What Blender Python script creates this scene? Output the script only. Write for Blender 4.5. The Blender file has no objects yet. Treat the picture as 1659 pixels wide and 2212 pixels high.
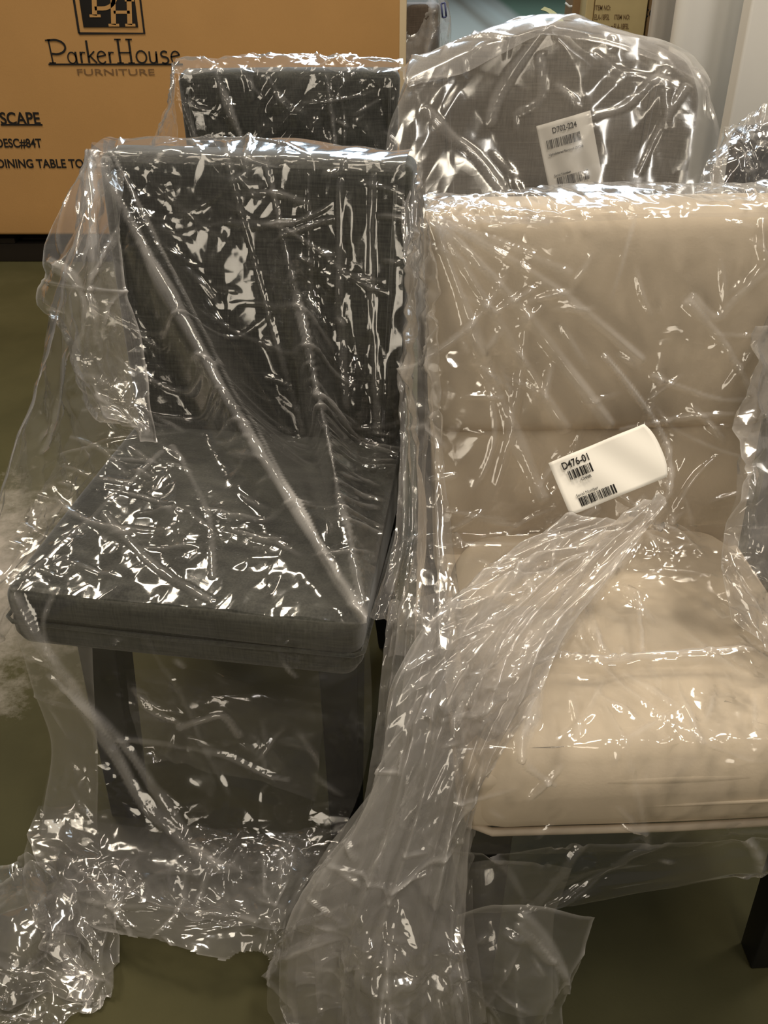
import bpy, bmesh, math, random
import numpy as np
from mathutils import Vector, Matrix

# ---------------------------------------------------------------- camera, world, lights, exposure
F, PITCH, H = 2087.7, math.radians(33.32), 1.355
CX, CY = 829.5, 1106.0
sc = bpy.context.scene
col = sc.collection
cam_d = bpy.data.cameras.new('camera'); cam = bpy.data.objects.new('camera', cam_d); col.objects.link(cam)
cam_d.sensor_fit = 'HORIZONTAL'; cam_d.sensor_width = 36.0; cam_d.lens = 36.0*F/1659.0
cam_d.clip_start = .02; cam_d.clip_end = 200
cam.location = (0, 0, H); cam.rotation_euler = (math.pi/2-PITCH, 0, 0)
sc.camera = cam
sc.view_settings.view_transform = 'Standard'; sc.view_settings.look = 'None'
sc.view_settings.gamma = 1.0; sc.view_settings.use_curve_mapping = False
sc.view_settings.exposure = 0.14
sc.cycles.transparent_max_bounces = 26
sc.cycles.max_bounces = 6
sc.cycles.use_adaptive_sampling = True
sc.cycles.adaptive_threshold = .03
sc.cycles.use_denoising = True
sc.cycles.sample_clamp_indirect = 4.0
sc.cycles.caustics_reflective = False; sc.cycles.caustics_refractive = False

world = bpy.data.worlds.new('world'); sc.world = world; world.use_nodes = True
wb = world.node_tree.nodes['Background']; wb.inputs[0].default_value = (.95, .86, .74, 1); wb.inputs[1].default_value = .055

def area_light(name, loc, target, sx, sy, power, color):
    d = bpy.data.lights.new(name, 'AREA'); d.shape = 'RECTANGLE'; d.size = sx; d.size_y = sy
    d.energy = power; d.color = color
    o = bpy.data.objects.new(name, d); col.objects.link(o); o.location = loc
    o.rotation_euler = (Vector(target)-Vector(loc)).to_track_quat('-Z', 'Y').to_euler()
    return o
WARM = (1.0, .885, .71); COOL = (.68, .84, 1.0)
# open dock door far beyond the chairs (cool daylight), fluorescent high bays above and behind the photographer
area_light('dock_daylight', (1.5, 13, 6.0), (0, 1.5, .8), 7, 2.5, 700, COOL)
area_light('high_bay_lamp', (-1.4, 2.3, 5.2), (-.6, 1.6, 0), .5, 1.6, 115, WARM)
area_light('high_bay_lamp', (1.9, 1.7, 5.0), (.6, 1.4, 0), .5, 1.6, 78, WARM)
area_light('high_bay_lamp', (.4, -2.4, 5.2), (.2, 1.2, .6), .5, 1.6, 42, WARM)
area_light('high_bay_lamp', (-3.2, 4.5, 5.2), (-3.2, 4.5, 0), .5, 1.6, 60, WARM)
area_light('high_bay_lamp', (1.3, -.2, 5.0), (1.5, 2.7, .9), .5, 1.6, 78, (1, .94, .85))
area_light('high_bay_lamp', (.3, 7.5, 5.4), (.3, 7.5, 0), .6, 2.2, 120, (.9, .97, 1))
area_light('film_reflection_light', (-2.1, -5.2, 1.75), (-.3, 1.2, .8), 2.2, 2.7, 115, (1.0, .88, .70))  # added warm light behind the camera, placed to reflect in the dark chair's film

# ---------------------------------------------------------------- helpers
def ray(px, py):
    return Vector(((px-CX)/F, math.cos(PITCH)-(py-CY)/F*math.sin(PITCH), -math.sin(PITCH)-(py-CY)/F*math.cos(PITCH)))
def P(px, py, Y):
    r = ray(px, py); t = Y/r.y
    return Vector((r.x*t, Y, H+r.z*t))
def PZ(px, py, z):
    r = ray(px, py); t = (z-H)/r.z
    return Vector((r.x*t, r.y*t, z))

def new_obj(name, verts, faces, mat=None, parent=None, smooth=True):
    me = bpy.data.meshes.new(name); me.from_pydata([tuple(v) for v in verts], [], [tuple(f) for f in faces]); me.update()
    if smooth:
        me.polygons.foreach_set('use_smooth', [True]*len(me.polygons))
    o = bpy.data.objects.new(name, me); col.objects.link(o)
    if mat: me.materials.append(mat)
    if parent: o.parent = parent
    return o
def empty(name, loc, rz=0):
    o = bpy.data.objects.new(name, None); col.objects.link(o); o.location = loc; o.rotation_euler = (0, 0, rz)
    o.empty_display_size = .1
    return o
def tag(o, label=None, cat=None, group=None, kind=None):
    if label: o['label'] = label
    if cat: o['category'] = cat
    if group: o['group'] = group
    if kind: o['kind'] = kind
    return o

def rbox_data(dx, dy, dz, r, n=(8, 8, 8), fn=None, c=(0, 0, 0)):
    """rounded box centred on c, dense grid, optional deform"""
    idx = {}; verts = []; faces = []
    def vid(p):
        k = (round(p[0], 6), round(p[1], 6), round(p[2], 6))
        if k not in idx:
            idx[k] = len(verts); verts.append(k)
        return idx[k]
    hx, hy, hz = dx/2, dy/2, dz/2
    def line(h, m):   # extra rows near the ends so that the rounding is smooth
        rr = min(r, h)
        e = [-h, -h+rr*.12, -h+rr*.35, -h+rr*.65, -h+rr]
        mid = np.linspace(-h+rr, h-rr, m+1)[1:-1].tolist() if h > rr+1e-6 else []
        full = e+mid+[-a for a in reversed(e)]
        out = []
        for a in full:
            if not out or a-out[-1] > 1e-6: out.append(a)
        return out
    LX, LY, LZ = line(hx, n[0]), line(hy, n[1]), line(hz, n[2])
    def face_grid(A, B, mk, flip):
        for i in range(len(A)-1):
            for j in range(len(B)-1):
                q = [vid(mk(A[i], B[j])), vid(mk(A[i+1], B[j])), vid(mk(A[i+1], B[j+1])), vid(mk(A[i], B[j+1]))]
                faces.append(q[::-1] if flip else q)
    face_grid(LX, LY, lambda a, b: (a, b, hz), False); face_grid(LX, LY, lambda a, b: (a, b, -hz), True)
    face_grid(LX, LZ, lambda a, b: (a, -hy, b), False); face_grid(LX, LZ, lambda a, b: (a, hy, b), True)
    face_grid(LY, LZ, lambda a, b: (hx, a, b), False); face_grid(LY, LZ, lambda a, b: (-hx, a, b), True)
    out = []
    for v in verts:
        p = Vector(v); q = Vector((max(-hx+r, min(hx-r, p.x)) if hx > r else 0, max(-hy+r, min(hy-r, p.y)) if hy > r else 0, max(-hz+r, min(hz-r, p.z)) if hz > r else 0))
        d = p-q
        if d.length > 1e-9: p = q+d.normalized()*min(r, hx, hy, hz)
        if fn: p = Vector(fn(p.x, p.y, p.z))
        out.append(p+Vector(c))
    return out, faces
def rbox(name, dx, dy, dz, r, mat, parent=None, n=(8, 8, 8), fn=None, c=(0, 0, 0), loc=None, rot=None):
    v, f = rbox_data(dx, dy, dz, r, n, fn, c)
    o = new_obj(name, v, f, mat, parent)
    if loc: o.location = loc
    if rot: o.rotation_euler = rot
    return o
def tube_data(pts, r, seg=8, closed=False):
    verts = []; faces = []; n = len(pts); pts = [Vector(p) for p in pts]
    up = Vector((0.13, .21, 1)).normalized()
    for i, p in enumerate(pts):
        t = (pts[min(i+1, n-1)]-pts[max(i-1, 0)]).normalized()
        a = t.cross(up)
        if a.length < 1e-4: a = t.cross(Vector((1, 0, 0)))
        a.normalize(); b = t.cross(a)
        rr = r[i] if hasattr(r, '__len__') else r
        for k in range(seg):
            an = 2*math.pi*k/seg
            verts.append(p+a*math.cos(an)*rr+b*math.sin(an)*rr)
    for i in range(n-1):
        for k in range(seg):
            faces.append((i*seg+k, i*seg+(k+1) % seg, (i+1)*seg+(k+1) % seg, (i+1)*seg+k))
    faces.append(tuple(range(seg))[::-1]); faces.append(tuple(range((n-1)*seg, n*seg)))
    return verts, faces

# ---------------------------------------------------------------- materials
def mat_new(name):
    m = bpy.data.materials.new(name); m.use_nodes = True
    nt = m.node_tree; b = nt.nodes['Principled BSDF']
    return m, nt, b
def N(nt, t, **k):
    n = nt.nodes.new(t)
    for a, v in k.items(): setattr(n, a, v)
    return n
def ramp(nt, src, stops):
    r = N(nt, 'ShaderNodeValToRGB'); e = r.color_ramp.elements
    e[0].position, e[0].color = stops[0][0], (*stops[0][1], 1); e[1].position, e[1].color = stops[-1][0], (*stops[-1][1], 1)
    for p, c in stops[1:-1]:
        x = e.new(p); x.color = (*c, 1)
    nt.links.new(src, r.inputs[0]); return r.outputs[0]
def simple(name, c, rough=.6, spec=.5, bump=None, var=0):
    m, nt, b = mat_new(name); L = nt.links.new
    b.inputs['Base Color'].default_value = (*c, 1); b.inputs['Roughness'].default_value = rough
    b.inputs['Specular IOR Level'].default_value = spec
    tc = N(nt, 'ShaderNodeTexCoord')
    if var:
        n = N(nt, 'ShaderNodeTexNoise'); n.inputs['Scale'].default_value = 6; n.inputs['Detail'].default_value = 6
        L(tc.outputs['Object'], n.inputs['Vector'])
        L(ramp(nt, n.outputs['Fac'], [(.3, tuple(x*(1-var) for x in c)), (.7, tuple(min(1, x*(1+var)) for x in c))]), b.inputs['Base Color'])
    if bump:
        n = N(nt, 'ShaderNodeTexNoise'); n.inputs['Scale'].default_value = bump[0]; n.inputs['Detail'].default_value = 4
        L(tc.outputs['Object'], n.inputs['Vector'])
        bp = N(nt, 'ShaderNodeBump'); bp.inputs['Strength'].default_value = bump[1]; bp.inputs['Distance'].default_value = .002
        L(n.outputs['Fac'], bp.inputs['Height']); L(bp.outputs[0], b.inputs['Normal'])
    return m
def fabric(name, c1, c2, thread=900, sheen=.3):
    """woven linen: slubby threads both ways"""
    m, nt, b = mat_new(name); L = nt.links.new
    tc = N(nt, 'ShaderNodeTexCoord')
    outs = []
    for sx, sz in ((1, .06), (.06, 1)):
        mp = N(nt, 'ShaderNodeMapping'); mp.inputs['Scale'].default_value = (sx*thread*.35, sx*thread*.35 if sz < 1 else .06*thread, sz*thread*.35)
        n = N(nt, 'ShaderNodeTexNoise'); n.inputs['Scale'].default_value = 1.0; n.inputs['Detail'].default_value = 3
        L(tc.outputs['Object'], mp.inputs['Vector']); L(mp.outputs[0], n.inputs['Vector']); outs.append(n.outputs['Fac'])
    mx = N(nt, 'ShaderNodeMath', operation='ADD'); L(outs[0], mx.inputs[0]); L(outs[1], mx.inputs[1])
    big = N(nt, 'ShaderNodeTexNoise'); big.inputs['Scale'].default_value = 5; L(tc.outputs['Object'], big.inputs['Vector'])
    ad = N(nt, 'ShaderNodeMath', operation='MULTIPLY_ADD'); L(mx.outputs[0], ad.inputs[0]); ad.inputs[1].default_value = .5; ad.inputs[2].default_value = 0
    m2 = N(nt, 'ShaderNodeMath', operation='MULTIPLY_ADD'); L(big.outputs['Fac'], m2.inputs[0]); m2.inputs[1].default_value = .35; L(ad.outputs[0], m2.inputs[2])
    L(ramp(nt, m2.outputs[0], [(.52, c1), (.82, c2)]), b.inputs['Base Color'])
    b.inputs['Roughness'].default_value = .85; b.inputs['Specular IOR Level'].default_value = .25
    b.inputs['Sheen Weight'].default_value = sheen; b.inputs['Sheen Roughness'].default_value = .5
    bp = N(nt, 'ShaderNodeBump'); bp.inputs['Strength'].default_value = .35; bp.inputs['Distance'].default_value = .0015
    L(mx.outputs[0], bp.inputs['Height']); L(bp.outputs[0], b.inputs['Normal'])
    return m

def film_mat(name, haze=.022, facet=.32, facet_scale=42, tint=(.985, .98, .975), gloss=1.0, rough=.11, hazecol=(.95, .91, .88)):
    """thin clear polythene: mostly see-through, glossy on crumple facets, milky where doubled or edge-on"""
    m = bpy.data.materials.new(name); m.use_nodes = True; nt = m.node_tree; nt.nodes.clear(); L = nt.links.new
    out = N(nt, 'ShaderNodeOutputMaterial')
    uv = N(nt, 'ShaderNodeUVMap'); uv.uv_map = 'UVMap'
    geo = N(nt, 'ShaderNodeNewGeometry')
    # facet normals
    wn = N(nt, 'ShaderNodeTexNoise'); wn.inputs['Scale'].default_value = 9; wn.inputs['Detail'].default_value = 2
    L(uv.outputs[0], wn.inputs['Vector'])
    wv = N(nt, 'ShaderNodeVectorMath', operation='MULTIPLY_ADD'); L(wn.outputs['Color'], wv.inputs[0])
    wv.inputs[1].default_value = (.09, .09, 0); L(uv.outputs[0], wv.inputs[2])
    acc = None
    mask = N(nt, 'ShaderNodeTexNoise'); mask.inputs['Scale'].default_value = 7; mask.inputs['Detail'].default_value = 3
    L(uv.outputs[0], mask.inputs['Vector'])
    mr = N(nt, 'ShaderNodeMapRange'); mr.inputs[1].default_value = .50; mr.inputs[2].default_value = .70; mr.inputs[3].default_value = .05; mr.inputs[4].default_value = 1
    L(mask.outputs['Fac'], mr.inputs[0])
    for s, k, st in ((facet_scale, 1.0, (1, .45, 1)), (facet_scale*2.6, .75, (.6, 1, 1))):
        mp = N(nt, 'ShaderNodeMapping'); mp.inputs['Scale'].default_value = st; mp.inputs['Rotation'].default_value = (0, 0, .5*k)
        L(wv.outputs[0], mp.inputs['Vector'])
        v = N(nt, 'ShaderNodeTexVoronoi'); v.inputs['Scale'].default_value = s; v.inputs['Randomness'].default_value = 1
        L(mp.outputs[0], v.inputs['Vector'])
        sb = N(nt, 'ShaderNodeVectorMath', operation='SUBTRACT'); L(v.outputs['Color'], sb.inputs[0]); sb.inputs[1].default_value = (.5, .5, .5)
        scl = N(nt, 'ShaderNodeVectorMath', operation='SCALE'); L(sb.outputs[0], scl.inputs[0]); scl.inputs['Scale'].default_value = facet*k*2
        if acc is None: acc = scl.outputs[0]
        else:
            ad = N(nt, 'ShaderNodeVectorMath', operation='ADD'); L(acc, ad.inputs[0]); L(scl.outputs[0], ad.inputs[1]); acc = ad.outputs[0]
    ms = N(nt, 'ShaderNodeVectorMath', operation='SCALE'); L(acc, ms.inputs[0]); ca = N(nt, 'ShaderNodeAttribute'); ca.attribute_name = 'crumple'; cm = N(nt, 'ShaderNodeMath', operation='MULTIPLY'); L(mr.outputs[0], cm.inputs[0]); L(ca.outputs['Fac'], cm.inputs[1])
    L(cm.outputs[0], ms.inputs['Scale'])
    an = N(nt, 'ShaderNodeVectorMath', operation='ADD'); L(geo.outputs['Normal'], an.inputs[0]); L(ms.outputs[0], an.inputs[1])
    nn = N(nt, 'ShaderNodeVectorMath', operation='NORMALIZE'); L(an.outputs[0], nn.inputs[0])
    tr = N(nt, 'ShaderNodeBsdfTransparent'); tr.inputs[0].default_value = (*tint, 1)
    df = N(nt, 'ShaderNodeBsdfDiffuse'); df.inputs[0].default_value = (*hazecol, 1)
    tl = N(nt, 'ShaderNodeBsdfTranslucent'); tl.inputs[0].default_value = (*hazecol, 1)
    L(nn.outputs[0], df.inputs['Normal']); L(nn.outputs[0], tl.inputs['Normal'])
    dm = N(nt, 'ShaderNodeMixShader'); dm.inputs[0].default_value = .45; L(df.outputs[0], dm.inputs[1]); L(tl.outputs[0], dm.inputs[2])
    at = N(nt, 'ShaderNodeAttribute'); at.attribute_name = 'fold'
    lw = N(nt, 'ShaderNodeLayerWeight'); lw.inputs['Blend'].default_value = .5
    pw = N(nt, 'ShaderNodeMath', operation='POWER'); L(lw.outputs['Facing'], pw.inputs[0]); pw.inputs[1].default_value = 4
    h1 = N(nt, 'ShaderNodeMath', operation='MULTIPLY_ADD'); L(pw.outputs[0], h1.inputs[0]); h1.inputs[1].default_value = .18; h1.inputs[2].default_value = haze
    h2 = N(nt, 'ShaderNodeMath', operation='MULTIPLY_ADD'); L(at.outputs['Fac'], h2.inputs[0]); h2.inputs[1].default_value = .60; L(h1.outputs[0], h2.inputs[2])
    h3 = N(nt, 'ShaderNodeMath', operation='MINIMUM'); L(h2.outputs[0], h3.inputs[0]); h3.inputs[1].default_value = .8
    m1 = N(nt, 'ShaderNodeMixShader'); L(h3.outputs[0], m1.inputs[0]); L(tr.outputs[0], m1.inputs[1]); L(dm.outputs[0], m1.inputs[2])
    gl = N(nt, 'ShaderNodeBsdfGlossy'); gl.inputs['Roughness'].default_value = rough; gl.inputs[0].default_value = (1, 1, 1, 1); L(nn.outputs[0], gl.inputs['Normal'])
    fr = N(nt, 'ShaderNodeFresnel'); fr.inputs['IOR'].default_value = 1.55; L(nn.outputs[0], fr.inputs['Normal'])
    fm = N(nt, 'ShaderNodeMath', operation='MULTIPLY_ADD'); L(fr.outputs[0], fm.inputs[0]); fm.inputs[1].default_value = 1.3*gloss; fm.inputs[2].default_value = 0
    fm.use_clamp = True
    fc = N(nt, 'ShaderNodeMath', operation='MINIMUM'); L(fm.outputs[0], fc.inputs[0]); fc.inputs[1].default_value = .6
    m2 = N(nt, 'ShaderNodeMixShader'); L(fc.outputs[0], m2.inputs[0]); L(m1.outputs[0], m2.inputs[1]); L(gl.outputs[0], m2.inputs[2])
    L(m2.outputs[0], out.inputs[0])
    return m

M = {}
M['charcoal'] = fabric('charcoal_linen', (.024, .0245, .0205), (.072, .072, .060))
M['taupe'] = fabric('taupe_linen', (.12, .104, .083), (.20, .176, .142))
M['brown'] = fabric('dark_brown_cloth', (.05, .036, .026), (.09, .068, .05))
M['beige'] = simple('beige_upholstery', (.60, .505, .385), .62, .35, (260, .12), .05)
M['piping'] = simple('beige_piping', (.56, .47, .37), .5, .4)
M['black_wood'] = simple('black_wood', (.006, .006, .006), .4, .3, (60, .1))
M['black_cloth'] = simple('black_leatherette', (.012, .012, .014), .38, .5, (40, .4))
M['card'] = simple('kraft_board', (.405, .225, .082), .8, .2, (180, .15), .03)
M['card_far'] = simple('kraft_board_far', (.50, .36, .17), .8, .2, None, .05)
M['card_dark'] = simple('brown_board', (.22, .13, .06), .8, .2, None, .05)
M['ink'] = simple('black_ink', (.012, .010, .009), .6, .2)
M['ink_brown'] = simple('brown_ink', (.16, .09, .04), .7, .2)
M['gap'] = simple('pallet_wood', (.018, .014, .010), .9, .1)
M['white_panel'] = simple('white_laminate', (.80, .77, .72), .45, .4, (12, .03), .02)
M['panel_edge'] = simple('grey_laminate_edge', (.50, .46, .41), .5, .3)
M['paper'] = simple('white_paper', (.80, .76, .69), .6, .3, (60, .05))
M['tape'] = simple('yellow_floor_tape', (.75, .62, .28), .5, .3)
M['twine'] = simple('twine', (.7, .66, .6), .8, .1)
M['film'] = film_mat('clear_film')
M['film_soft'] = film_mat('milky_film', haze=.07, facet=.10, facet_scale=20, rough=.17, gloss=.85)
M['film_far'] = film_mat('wrapping_film_far', haze=.12, facet=.2, facet_scale=16, rough=.2)

# ---------------------------------------------------------------- floor
def floor_mat():
    m, nt, b = mat_new('warehouse_concrete'); L = nt.links.new
    tc = N(nt, 'ShaderNodeTexCoord')
    sep = N(nt, 'ShaderNodeSeparateXYZ'); L(tc.outputs['Object'], sep.inputs[0])
    n1 = N(nt, 'ShaderNodeTexNoise'); n1.inputs['Scale'].default_value = 1.7; n1.inputs['Detail'].default_value = 8; n1.inputs['Roughness'].default_value = .6
    L(tc.outputs['Object'], n1.inputs['Vector'])
    base = ramp(nt, n1.outputs['Fac'], [(.3, (.040, .037, .015)), (.55, (.062, .056, .024)), (.75, (.088, .079, .038))])
    # scuffed pale patch beside the left chair
    mp = N(nt, 'ShaderNodeMapping'); mp.inputs['Location'].default_value = (1.10, -1.72, 0); mp.inputs['Scale'].default_value = (1, 1, 0)
    L(tc.outputs['Object'], mp.inputs['Vector'])
    ln = N(nt, 'ShaderNodeVectorMath', operation='LENGTH'); L(mp.outputs[0], ln.inputs[0])
    n2 = N(nt, 'ShaderNodeTexNoise'); n2.inputs['Scale'].default_value = 9; n2.inputs['Detail'].default_value = 10; n2.inputs['Roughness'].default_value = .75
    L(tc.outputs['Object'], n2.inputs['Vector'])
    sb = N(nt, 'ShaderNodeMath', operation='SUBTRACT'); L(n2.outputs['Fac'], sb.inputs[0]); L(ln.outputs['Value'], sb.inputs[1])
    mr = N(nt, 'ShaderNodeMapRange'); L(sb.outputs[0], mr.inputs[0]); mr.inputs[1].default_value = -.02; mr.inputs[2].default_value = .32
    mx = N(nt, 'ShaderNodeMix', data_type='RGBA'); L(mr.outputs[0], mx.inputs[0]); L(base, mx.inputs[6]); mx.inputs[7].default_value = (.36, .32, .27, 1)
    # far part: sealed grey floor, green painted lane, brown strip
    def band(a, b_, lo, hi):    # mask where a*x+b*y in (lo,hi)
        c = N(nt, 'ShaderNodeMath', operation='MULTIPLY_ADD'); L(sep.outputs['X'], c.inputs[0]); c.inputs[1].default_value = a
        d = N(nt, 'ShaderNodeMath', operation='MULTIPLY'); L(sep.outputs['Y'], d.inputs[0]); d.inputs[1].default_value = b_
        L(d.outputs[0], c.inputs[2])
        g = N(nt, 'ShaderNodeMapRange', interpolation_type='SMOOTHSTEP'); L(c.outputs[0], g.inputs[0]); g.inputs[1].default_value = lo-.08; g.inputs[2].default_value = lo+.08
        k = N(nt, 'ShaderNodeMapRange', interpolation_type='SMOOTHSTEP'); L(c.outputs[0], k.inputs[0]); k.inputs[1].default_value = hi-.08; k.inputs[2].default_value = hi+.08; k.inputs[3].default_value = 1; k.inputs[4].default_value = 0
        z = N(nt, 'ShaderNodeMath', operation='MULTIPLY'); L(g.outputs[0], z.inputs[0]); L(k.outputs[0], z.inputs[1]); return z.outputs[0]
    cur = mx.outputs[2]
    def over(mask, c):
        nonlocal cur
        q = N(nt, 'ShaderNodeMix', data_type='RGBA'); L(mask, q.inputs[0]); L(cur, q.inputs[6]); q.inputs[7].default_value = (*c, 1); cur = q.outputs[2]
    over(band(0, 1, 6.2, 60), (.26, .26, .22))
    # strips seen as diagonals: defined by line through two floor points
    def strip(p0, p1, q0, col_):
        A, B, C = PZ(*p0, 0), PZ(*p1, 0), PZ(*q0, 0)
        n = Vector((-(B.y-A.y), B.x-A.x)); n.normalize()
        lo = n.x*A.x+n.y*A.y; hi = n.x*C.x+n.y*C.y
        if lo > hi: lo, hi = hi, lo
        m_ = band(n.x, n.y, lo, hi)
        far = band(0, 1, 6.2, 60)
        z = N(nt, 'ShaderNodeMath', operation='MULTIPLY'); L(m_, z.inputs[0]); L(far, z.inputs[1])
        over(z.outputs[0], col_)
    strip((990, 10), (1075, 85), (1012, 10), (.17, .155, .12))
    strip((1038, 10), (1120, 75), (1052, 10), (.30, .31, .27))
    strip((1082, 5), (1150, 60), (1500, 5), (.085, .125, .085))
    L(cur, b.inputs['Base Color'])
    rr = N(nt, 'ShaderNodeMapRange'); L(n1.outputs['Fac'], rr.inputs[0]); rr.inputs[3].default_value = .55; rr.inputs[4].default_value = .8
    L(rr.outputs[0], b.inputs['Roughness']); b.inputs['Specular IOR Level'].default_value = .12
    n3 = N(nt, 'ShaderNodeTexNoise'); n3.inputs['Scale'].default_value = 220; L(tc.outputs['Object'], n3.inputs['Vector'])
    bp = N(nt, 'ShaderNodeBump'); bp.inputs['Strength'].default_value = .25; bp.inputs['Distance'].default_value = .001
    L(n3.outputs['Fac'], bp.inputs['Height']); L(bp.outputs[0], b.inputs['Normal'])
    return m
fl = new_obj('floor', [(-14, -8, 0), (14, -8, 0), (14, 24, 0), (-14, 24, 0)], [(0, 1, 2, 3)], floor_mat(), smooth=False)
tag(fl, kind='structure')

# ---------------------------------------------------------------- lettering
def text_mesh(name, body, size, mat, parent, loc, rot, sx=1.0, bold=0.0, align='LEFT', extrude=.0004, spacing=1.0):
    cu = bpy.data.curves.new(name, 'FONT'); cu.body = body; cu.size = size; cu.align_x = align; cu.offset = bold*size
    cu.extrude = extrude; cu.space_character = spacing
    t = bpy.data.objects.new(name+'_src', cu); col.objects.link(t)
    dg = bpy.context.evaluated_depsgraph_get(); me = bpy.data.meshes.new_from_object(t.evaluated_get(dg))
    bpy.data.objects.remove(t); bpy.data.curves.remove(cu)
    me.materials.clear(); me.materials.append(mat)
    o = bpy.data.objects.new(name, me); col.objects.link(o); o.parent = parent
    o.location = loc; o.rotation_euler = rot; o.scale = (sx, 1, 1)
    return o
def strokes(name, lines, w, mat, parent, org, sc_, thick=.0008):
    """polyline lettering in the x-z plane facing -y: lines = [(points, width factor)]"""
    V = []; Fc = []
    for pts, wf in lines:
        pts = [Vector((p[0], p[1])) for p in pts]; n = len(pts); L_, R_ = [], []
        for i, p in enumerate(pts):
            t = pts[min(i+1, n-1)]-pts[max(i-1, 0)]
            t = t.normalized() if t.length > 1e-9 else Vector((1, 0)); nn = Vector((-t.y, t.x))*w*wf/2
            L_.append(p+nn); R_.append(p-nn)
        b0 = len(V)
        for a, b in zip(L_, R_):
            for y in (-thick, 0):
                V.append(Vector((org[0]+a.x*sc_, org[1]+y, org[2]+a.y*sc_))); V.append(Vector((org[0]+b.x*sc_, org[1]+y, org[2]+b.y*sc_)))
        for i in range(n-1):
            a = b0+i*4; c = a+4
            Fc += [(a, a+1, c+1, c), (a+2, c+2, c+3, a+3), (a, c, c+2, a+2), (a+1, a+3, c+3, c+1)]
        e = b0+(n-1)*4
        Fc += [(b0, b0+2, b0+3, b0+1), (e, e+1, e+3, e+2)]
    return new_obj(name, V, Fc, mat, parent, smooth=False)
def arc(cx, cy, rx, ry, a0, a1, n=14):
    return [(cx+rx*math.cos(math.radians(a0+(a1-a0)*i/n)), cy+ry*math.sin(math.radians(a0+(a1-a0)*i/n))) for i in range(n+1)]

# ---------------------------------------------------------------- big carton on a pallet
YB = 3.955
bl, br = P(-900, 508, YB), P(862, 508, YB)
bz = bl.z
bw = br.x-bl.x; bh = 1.35; bd = .26
carton = empty('cardboard_carton', (br.x-bw/2, YB+bd/2, bz)); tag(carton, 'large brown furniture carton with black logo and lettering behind the dark chairs', 'carton')
rbox('carton_body', bw, bd, bh, .012, M['card'], carton, (20, 6, 12), c=(0, 0, bh/2))
v, f = rbox_data(.05, bd*.98, bh*.995, .004, (1, 2, 4)); 
new_obj('side_flap_edge', [Vector(p)+Vector((bw/2-.004, 0, bh/2)) for p in v], f, simple('cut_board_edge', (.56, .44, .28), .8, .2), carton)
def CB(px, py):      # point on the carton front, in carton space
    q = P(px, py, YB-.001)-Vector(carton.location); return q
def on_front(px, py): q = CB(px, py); return (q.x, q.y-.001, q.z)
S = (P(100, 100, YB)-P(0, 100, YB)).length/100      # metres per pixel near there
SV = abs(P(0, 100, YB).z-P(0, 200, YB).z)/100
RX = (math.pi/2, 0, 0)
def box_text(name, body, px, base, cap, width, bold=0., mat='ink'):
    q = on_front(px, base)
    o = text_mesh(name, body, 1.0, M[mat], carton, q, RX, 1, bold)
    w = max(v.co.x for v in o.data.vertices)-min(v.co.x for v in o.data.vertices); x0 = min(v.co.x for v in o.data.vertices)
    hh = max(v.co.y for v in o.data.vertices if True)
    sy = cap*SV/.73; sx = width*S/w
    o.scale = (sx, sy, 1); o.location = (q[0]-x0*sx, q[1], q[2])
    return o
box_text('lettering', 'SCAPE', 3, 268, 28, 89, .022)
box_text('lettering', 'DESC#84T', -6, 318, 21, 103, .02)
box_text('lettering', 'DINING TABLE TOP S', -4, 362, 21, 228, .02)
box_text('lettering', 'FURNITURE', 168, 162, 14, 169, .0, 'ink_brown').data
a = CB(2, 269.5); b_ = CB(92, 269.5)
strokes('underline', [([(0, 0), (b_.x-a.x, 0)], 1)], .006, M['ink'], carton, (a.x, a.y-.001, a.z), 1)
a = CB(105, 139); b_ = CB(395, 139)
strokes('underline', [([(0, 0), (b_.x-a.x, 0)], 1)], .006, M['ink'], carton, (a.x, a.y-.001, a.z), 1)
# thin art-nouveau wordmark drawn with strokes; unit = one pixel of lettering
W_ = []
def st(x, *ls, w=1):
    for l in ls: W_.append(([(x+p[0], p[1]*SV/S) for p in l], w))
st(0, [(8, 0), (6, 48)], [(0, 0), (14, 0)], [(-1, 48), (10, 49)], w=.9)
st(0, [(4, 48)]+arc(18, 34, 22, 15, 90, -90)+[(9, 20)], w=1.2)
def low_a(x): st(x, arc(9, 11, 9, 12, 0, 360), w=.8); st(x, [(18, 24), (18, 0), (21, 0)], w=1.2)
def low_r(x): st(x, [(3, 0), (3, 24)], w=1.2); st(x, [(3, 16), (7, 23), (13, 22)], w=.8)
def low_e(x): st(x, [(0, 13), (19, 17)]+arc(10, 12, 9.5, 13, 25, 320), w=.9)
low_a(42); low_r(68)
st(84, [(3, 0), (3, 48)], w=1.3); st(84, [(3, 12), (17, 25)], [(7, 15), (20, 0)], w=.9)
low_e(106); low_r(130)
st(148, [(7, 0), (7, 50)], [(31, 0), (31, 50)], w=1.3); st(148, [(0, 50), (14, 50)], [(24, 50), (38, 50)], [(0, 0), (14, 0)], [(24, 0), (38, 0)], [(7, 22), (31, 22)], w=.8)
st(190, arc(12, 13, 11, 13, 0, 360), w=1.0)
st(217, [(3, 25), (3, 8)]+arc(10, 8, 7, 8, 180, 360)+[(18, 25)], w=1.0); st(217, [(18, 20), (18, 0)], w=1.0)
st(243, arc(9, 19, 7, 6, 30, 250)+arc(9, 6, 8, 7, 70, -140), w=1.1)
low_e(266)
o0 = on_front(107, 136)
strokes('wordmark', W_, 3.4, M['ink'], carton, o0, S)
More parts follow.
